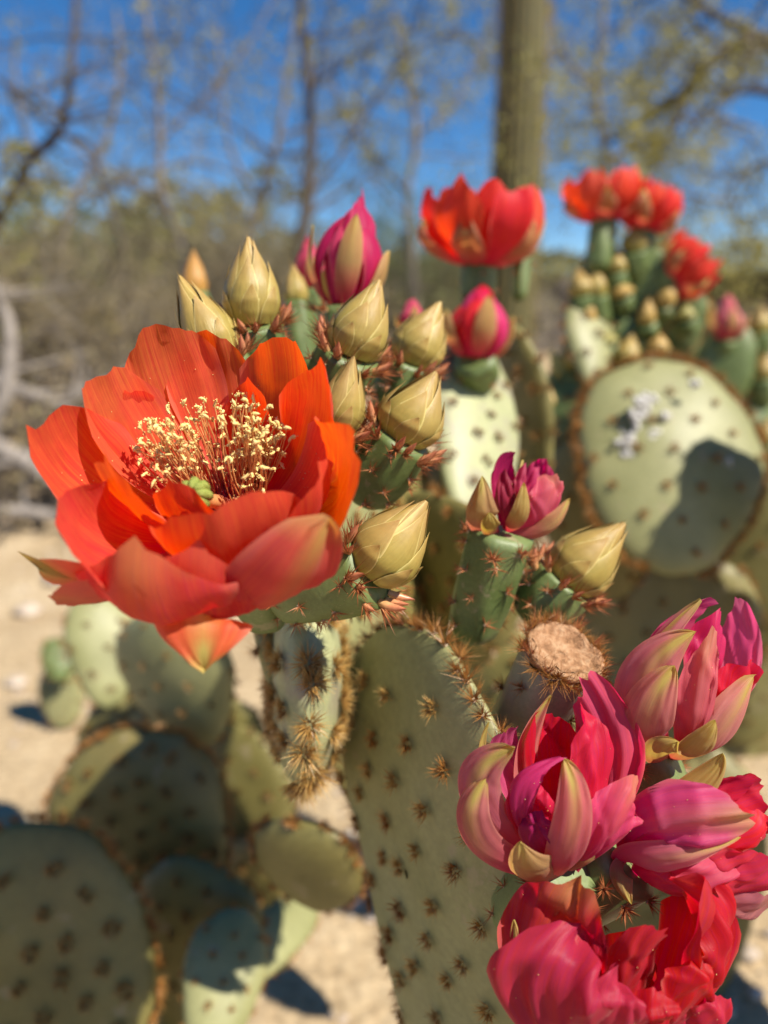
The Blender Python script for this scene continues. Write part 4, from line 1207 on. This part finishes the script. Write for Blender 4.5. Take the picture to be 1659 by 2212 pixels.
# closed flowers behind the buds
def closed_px(cactus, label, A, base, tip, d, r, seed, cols, cl=8, tep=5, tepcol=(.55, .36, .14, 1.), cs=1.0, leaf=False):
    B, T = P(*base, d), P(*tip, d)
    o, fr = ovary_body(cactus, 'flower', label, A, B, r * .45, r * .62, seed, clusters=cl, cs=cs)
    rng = random.Random(seed); ax = T - B; L = ax.length; t = ax.normalized(); x = t.cross(FWD).normalized(); y = t.cross(x)
    for ring, (cnt, rad, hh, w) in enumerate(((4, .35, 1.0, .55), (5, .7, .95, .62), (5, 1.0, .84, .62))):
        for k in range(cnt):
            an = 6.283 * (k + rng.uniform(-.15, .15)) / cnt + ring * .7
            u = x * math.cos(an) + y * math.sin(an); h2 = L * hh * rng.uniform(.88, 1.06)
            ctrl = [B + u * r * .4 * rad, B + u * r * 1.15 * rad + t * h2 * .25, B + u * r * 1.1 * rad + t * h2 * .7, B + u * r * .28 * rad + t * h2 + y * rng.uniform(-.1, .1) * r]
            petal(o, ctrl, r * w * rng.uniform(.9, 1.1), -u, cup=1.1, color=rng.choice(cols), seed=seed * 13 + k + 9 * ring, rt=.4, mucro=.1, ruffle=.16, ns=18, nv=13)
    for k in range(tep):
        an = 6.283 * (k + rng.uniform(-.15, .15)) / tep + .3
        u = x * math.cos(an) + y * math.sin(an); h2 = L * rng.uniform(.45, .8)
        ctrl = [B + u * r * .5, B + u * r * 1.25 + t * h2 * .3, B + u * r * 1.15 + t * h2 * .7, B + u * r * 1.12 + t * h2]
        petal(o, ctrl, r * .36, -u, cup=.7, color=tepcol, seed=seed * 5 + k, shape='pointed', name='tepal', ns=16, nv=11)
    if leaf: leaf_scales(o, fr, 8, .0045, seed + 9)
    return o
closed_px(front, 'closed magenta flower standing above the yellow buds', P(745, 860, .27), (738, 660), (775, 440), .262, .0125, 401, [(.66, .022, .135, 0), (.58, .02, .12, 0), (.70, .07, .17, 0)], leaf=True)
closed_px(front, None, P(680, 800, .34), (676, 625), (664, 515), .335, .0075, 402, [(.72, .12, .20, 0)], cl=0)
closed_px(front, None, P(880, 860, .34), (888, 720), (892, 648), .335, .0065, 403, [(.72, .12, .20, 0)], cl=0)

# ------------------------------------------------------------------ cactus with the scarlet flower
SC = [(.80, .075, .03, 0), (.78, .05, .035, 0), (.74, .035, .045, 0), (.80, .12, .06, 0)]
mid = thing('prickly_pear_cactus', 'prickly pear behind the buds with a pale sunlit pad and a scarlet cup flower', 'cactus', Vector((P(1010, 1500, .45).x, P(1010, 1500, .45).y, 0)))
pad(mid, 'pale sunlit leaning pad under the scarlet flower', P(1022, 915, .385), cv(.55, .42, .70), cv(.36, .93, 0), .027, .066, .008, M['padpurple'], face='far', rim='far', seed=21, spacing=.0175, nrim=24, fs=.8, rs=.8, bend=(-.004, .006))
pad(mid, 'dark shaded pad behind the pale leaning pad', P(1120, 900, .45), cv(-.85, -.25, .45), cv(.1, .99, 0), .030, .055, .009, M['padshade'], face='far', rim='far', seed=22, nrim=16)
pad(mid, None, P(985, 1230, .42), cv(-.3, -.2, .9), cv(.1, .99, 0), .042, .06, .012, M['padshade'], face='far', rim='far', seed=23, nrim=20)
pad(mid, None, P(1095, 1640, .48), cv(-.3, -.1, .9), cv(0, .99, 0), .045, .085, .016, M['padshade'], face='far', rim='far', seed=24, nrim=16)
pad(mid, None, P(1150, 2140, .60), cv(-.3, 0, .9), cv(0, .99, 0), .045, .12, .02, M['padshade'], face=None, rim='far', seed=25, nrim=10)
bloom(mid, 'scarlet cup shaped flower in front of the columnar cactus', P(1030, 680, .39), P(1035, 575, .385), cv(.06, .95, .25), .0275, .0330, 411, SC, .0075, .0085, closed=.0, clusters=5)
closed_px(mid, 'round closed crimson flower under the scarlet cup flower', P(1040, 830, .39), (1025, 775), (1040, 622), .372, .0165, 412, [(.72, .02, .09, 0), (.70, .05, .20, 0), (.76, .03, .04, 0)], cl=4, tep=4)
closed_px(mid, 'slim pink bud opening beside the scarlet cup flower', P(1120, 650, .40), (1130, 545), (1152, 425), .40, .0075, 413, [(.80, .25, .36, 0)], cl=3, tep=5, tepcol=(.55, .42, .14, 1.))

# ------------------------------------------------------------------ cactus with the round pad
rnd = thing('prickly_pear_cactus', 'prickly pear with a round sunlit pad specked with white fluff and orange flowers above', 'cactus', Vector((P(1420, 1500, .62).x, P(1420, 1500, .62).y, 0)))
d = .52
for i, (x_, y_, d_, a_, b_) in enumerate(((1950, 700, .43, .024, .034), (2085, 660, .42, .030, .036), (1905, 860, .43, .030, .034), (2030, 850, .44, .040, .038), (2160, 860, .42, .036, .04), (1960, 1010, .44, .05, .044), (2120, 1040, .45, .05, .05), (1985, 1230, .47, .06, .075), (1960, 1800, .53, .07, .10))):
    pad(rnd, None, P(x_, y_, d_), cv(.3, .1, .95), cv(.05, 1, 0), a_, b_, .013, M['padshade'], face='far', rim='farrust', seed=90 + i, nrim=12, spacing=.03)  # unseen pads beyond the right edge, added to shade the round pad
rp = pad(rnd, 'round pad, sunlit on top, with white fluff patches', P(1445, 1000, d), cv(.02, .28, .95), cv(.05, .99, -.2), px(198, d), px(248, d), .014, M['pad'], face='farrust', rim='farrust', seed=31, egg=.12, spacing=.0265, nrim=76, fs=1.05, rs=1.6, bend=(-.012, -.022))
pad(rnd, 'dark pad in shade beside the round pad', P(1290, 1130, .56), cv(-.45, -.25, .86), cv(-.05, .99, 0), .040, .066, .012, M['padshade'], face='farrust', rim='farrust', seed=32, spacing=.025, nrim=34, fs=1.0, rs=1.2)
pad(rnd, 'light green young pad rising above the dark one', P(1275, 735, .57), cv(.35, .35, .86), cv(.18, .98, 0), .020, .040, .007, M['pad'], face='far', rim='farrust', seed=33, spacing=.018, nrim=16)
pad(rnd, 'dark green young pad under the orange flowers', P(1385, 650, .585), cv(-.35, -.25, .9), cv(.15, .98, 0), .026, .038, .007, M['ovary'], face=None, rim='farrust', seed=34, nrim=18)
pad(rnd, None, P(1420, 1420, .58), cv(-.1, -.1, .98), cv(0, .99, 0), .075, .085, .016, M['padshade'], face='farrust', rim='farrust', seed=35, spacing=.026, nrim=34, fs=1.1, rs=1.2)
pad(rnd, None, P(1430, 1900, .64), cv(-.1, 0, .98), cv(0, .99, 0), .08, .13, .02, M['padshade'], face='farrust', rim='farrust', seed=36, spacing=.03, nrim=10, fs=.7)
pad(rnd, None, P(1610, 1230, .66), cv(-.5, -.1, .86), cv(0, .99, 0), .045, .085, .014, M['padshade'], face='farrust', rim='farrust', seed=37, spacing=.028, nrim=34, fs=1.1, rs=1.2)
bloom(rnd, 'orange flower on top of the tallest green stalk', P(1290, 590, .575), P(1305, 478, .575), cv(-.05, .97, .2), .0260, .0300, 421, SC, .009, .0095, clusters=4)
bloom(rnd, 'coral flower squeezed against the topmost orange flower', P(1380, 600, .58), P(1390, 500, .575), cv(.2, .95, .2), .0190, .0300, 422, SC, .008, .009, clusters=4)
bloom(rnd, 'red flower tilted outward below the two topmost flowers', P(1400, 660, .585), P(1440, 610, .58), cv(.72, .62, .2), .0200, .0300, 423, [(.76, .04, .03, 0), (.78, .07, .04, 0)], .007, .0085, clusters=3)
for i, (x, y, tx, ty, w, lab) in enumerate([
        (1255, 640, 1250, 580, 26, 'small yellow bud lowest beneath the topmost orange flower'), (1368, 545, 1385, 478, 30, 'yellow bud between the coral flower and the red flower'),
        (1440, 580, 1462, 508, 28, 'pale yellow bud against the red flower'), (1235, 800, 1235, 725, 34, 'yellow bud on the rim of the dark pad'), (1350, 790, 1365, 722, 30, 'yellow bud touching the top of the round pad'),
        (1330, 590, 1338, 540, 24, 'yellow green bud above the dark young pad'), (1290, 640, 1283, 575, 24, 'ochre bud above the light young pad')]):
    bud(rnd, lab, P(x + (10 if x < 1400 else -10), y + 75, .585), P(x, y, .575), P(tx, ty, .575), .006, px(w, .575) * .9, px(w, .575), 430 + i, detail=False, phase=i)
for i, (x, y, dd, a_, b_, nn, mt) in enumerate([
        (1235, 870, .57, .026, .030, (-.4, .2, .85), 'ovary'), (1215, 960, .58, .024, .036, (.4, .25, .85), 'pad'), (1340, 760, .59, .026, .030, (-.3, -.1, .95), 'ovary'),
        (1310, 620, .60, .020, .030, (.1, .1, .95), 'ovary'), (1450, 690, .61, .026, .030, (-.4, -.2, .9), 'ovary'), (1205, 1060, .60, .026, .050, (-.6, -.2, .75), 'padshade'),
        (1390, 730, .62, .030, .034, (.2, .2, .95), 'padshade')]):
    pad(rnd, None, P(x, y, dd), cv(*nn), cv(.1 * (-1) ** i, 1, 0), a_, b_, .008, M[mt], face='far', rim='farrust', seed=130 + i, nrim=26, spacing=.018, fs=.7, rs=.9)
for i, (x, y, tx, ty, w) in enumerate([(1215, 815, 1205, 755, 24), (1270, 800, 1275, 735, 26), (1185, 880, 1172, 822, 20), (1310, 745, 1322, 690, 24), (1395, 700, 1402, 640, 24),
        (1430, 660, 1446, 600, 24), (1480, 690, 1500, 640, 22), (1345, 640, 1340, 585, 22), (1270, 700, 1258, 645, 22), (1180, 960, 1168, 905, 18), (1420, 760, 1428, 705, 24), (1300, 860, 1296, 800, 22)]):
    bud(rnd, None, P(x + 4, y + 30, .585), P(x, y, .575), P(tx + (i % 3 - 1) * 16, ty + (i % 4) * 8, .572), .007, px(w, .575) * .85, px(w, .575) * (.75 + .12 * (i % 4)), 480 + i, detail=False, phase=i * .7, tint=(.62, .36, .10, .55) if i % 3 else (.30, .34, .10, .5))
# patches of white insect wax on the round pad
rng = random.Random(12)
for (x, y, r, n) in ((1395, 870, 24, 34), (1372, 905, 20, 26), (1360, 950, 28, 30), (1410, 945, 16, 16), (1440, 900, 10, 8), (1352, 985, 12, 10), (1562, 1010, 26, 34), (1545, 1045, 12, 10), (1500, 830, 9, 7)):
    mb = MB()
    base = P(x, y, d - .012)
    for k in range(n):
        a = rng.uniform(0, 6.28); q = rng.random() * px(r, d)
        mb.blob(base + RIGHT * math.cos(a) * q + UP * math.sin(a) * q - FWD * rng.uniform(0, .0015), rng.uniform(.0007, .0024), rng, seg=8, rings=6, jit=.3)
    link('wax_patch', mb.mesh('wax_patch', [M['fluff']]), rp)

farc = thing('prickly_pear_cactus', 'distant prickly pear with pale pink and yellow buds in front of the wall', 'cactus', Vector((P(1570, 1100, .95).x, P(1570, 1100, .95).y, 0)))
for i, (x, y, a, b, n, up) in enumerate([(1565, 790, .034, .050, (-.3, -.1, .9), (.05, 1, 0)), (1640, 880, .030, .05, (.3, .3, .9), (.2, 1, 0)), (1500, 770, .030, .045, (-.5, -.1, .8), (-.1, 1, 0)),
                                         (1590, 1080, .06, .09, (-.2, -.1, .9), (0, 1, 0)), (1590, 1420, .07, .11, (-.2, 0, .9), (0, 1, 0)), (1590, 1700, .08, .10, (-.1, 0, .9), (0, 1, 0))]):
    pad(farc, None, P(x, y, .88 + .02 * i), cv(*n), cv(*up), a, b, .012, M['ovary'] if i < 3 else M['padshade'], face=None if i < 3 else 'farrust', rim='farrust', seed=50 + i, nrim=18, spacing=.03, rs=1.2)
closed_px(farc, 'pale pink bud highest on the distant prickly pear', P(1565, 770, .88), (1570, 735), (1572, 640), .87, .019, 451, [(.78, .30, .34, 0), (.74, .20, .22, 0)], cl=0, tepcol=(.62, .40, .18, 1.))
for i, (x, y, lab) in enumerate([(1490, 720, 'yellow bud beside the pale pink bud, toward the round pad'), (1640, 720, 'yellow bud beside the pale pink bud, away from the round pad'), (1520, 700, 'small yellow bud closest below the red flower'), (1648, 820, 'yellow bud on the outer distant pad'), (1655, 960, 'low ochre bud beside the round pad rim')]):
    bud(farc, lab, P(x, y + 60, .89), P(x, y, .88), P(x + 6, y - 60, .88), .008, .012, .0125, 460 + i, detail=False, phase=i)

# ------------------------------------------------------------------ low cactus with the shaded pads
low = thing('prickly_pear_cactus', 'low prickly pear clump of shaded pads standing on the sand', 'cactus', Vector((P(330, 2100, .5).x, P(330, 2100, .5).y, 0)))
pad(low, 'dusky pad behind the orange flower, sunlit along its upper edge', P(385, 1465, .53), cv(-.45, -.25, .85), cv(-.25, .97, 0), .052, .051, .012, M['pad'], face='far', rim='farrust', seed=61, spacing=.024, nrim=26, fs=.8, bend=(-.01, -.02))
pad(low, 'shaded rounded pad with a spiny rim amid the clump', P(315, 1790, .50), cv(-.08, .02, .98), cv(-.45, .89, 0), .058, .066, .012, M['padshade'], face='far', rim='farrust', seed=62, spacing=.0195, nrim=52, fs=1.15, rs=1.25, rim_from=-40, rim_to=220)
pad(low, 'broad shaded pad with large brown tufts', P(60, 2120, .40), cv(-.05, .0, .98), cv(-.30, .95, 0), .068, .082, .012, M['padshade'], face='far', rim='farrust', seed=63, spacing=.0215, nrim=52, fs=1.3, rs=1.35)
pad(low, None, P(425, 2060, .46), cv(-.25, -.05, .97), cv(.05, .99, 0), .042, .060, .012, M['padshade'], face='far', rim='farrust', seed=64, spacing=.019, nrim=24)
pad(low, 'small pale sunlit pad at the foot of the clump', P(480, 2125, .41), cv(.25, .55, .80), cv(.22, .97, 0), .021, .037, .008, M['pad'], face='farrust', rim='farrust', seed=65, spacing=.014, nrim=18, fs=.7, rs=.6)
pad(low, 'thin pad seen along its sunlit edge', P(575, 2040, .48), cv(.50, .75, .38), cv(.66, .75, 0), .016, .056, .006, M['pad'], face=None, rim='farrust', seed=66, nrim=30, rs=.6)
pad(low, None, P(330, 1600, .66), cv(.1, -.1, .98), cv(-.2, .98, 0), .06, .05, .012, M['padshade'], face='far', rim='far', seed=67, nrim=16)
pad(low, None, P(330, 2420, .50), cv(-.1, -.1, .98), cv(0, .98, 0), .06, .09, .016, M['padshade'], face=None, rim='far', seed=68, nrim=10)
pad(low, None, P(60, 2560, .46), cv(-.1, -.1, .98), cv(0, .98, 0), .07, .10, .016, M['padshade'], face=None, rim='far', seed=69, nrim=10)
pad(low, None, P(510, 1740, .60), cv(-.35, -.15, .92), cv(.1, .99, 0), .050, .066, .012, M['padshade'], face='far', rim='far', seed=73, spacing=.024, nrim=24)  # added dark pad, fills a gap where the ground lies in shadow
pad(low, None, P(560, 1950, .58), cv(-.45, -.25, .85), cv(.1, .99, 0), .040, .060, .012, M['padshade'], face='far', rim='far', seed=74, spacing=.024, nrim=20)
pad(low, None, P(430, 1620, .62), cv(-.2, -.2, .95), cv(-.1, .99, 0), .060, .050, .012, M['padshade'], face='far', rim='far', seed=75, spacing=.024, nrim=20)
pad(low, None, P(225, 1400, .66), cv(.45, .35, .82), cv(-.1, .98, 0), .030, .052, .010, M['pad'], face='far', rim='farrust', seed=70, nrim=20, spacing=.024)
sm = thing('prickly_pear_cactus', 'little bright green prickly pear seedling on the open sand', 'cactus', Vector((P(125, gy(1.0), 1.0).x, P(125, gy(1.0), 1.0).y, 0)))
pad(sm, None, P(128, 1425, 1.0), cv(.3, .4, .85), cv(-.1, .98, 0), .022, .030, .008, M['ovary'], face='far', rim='farrust', seed=71, nrim=12)
pad(sm, None, P(135, 1500, 1.02), cv(.1, .1, .95), cv(-.1, .98, 0), .03, .045, .01, M['pad'], face='far', rim='farrust', seed=72, nrim=12)
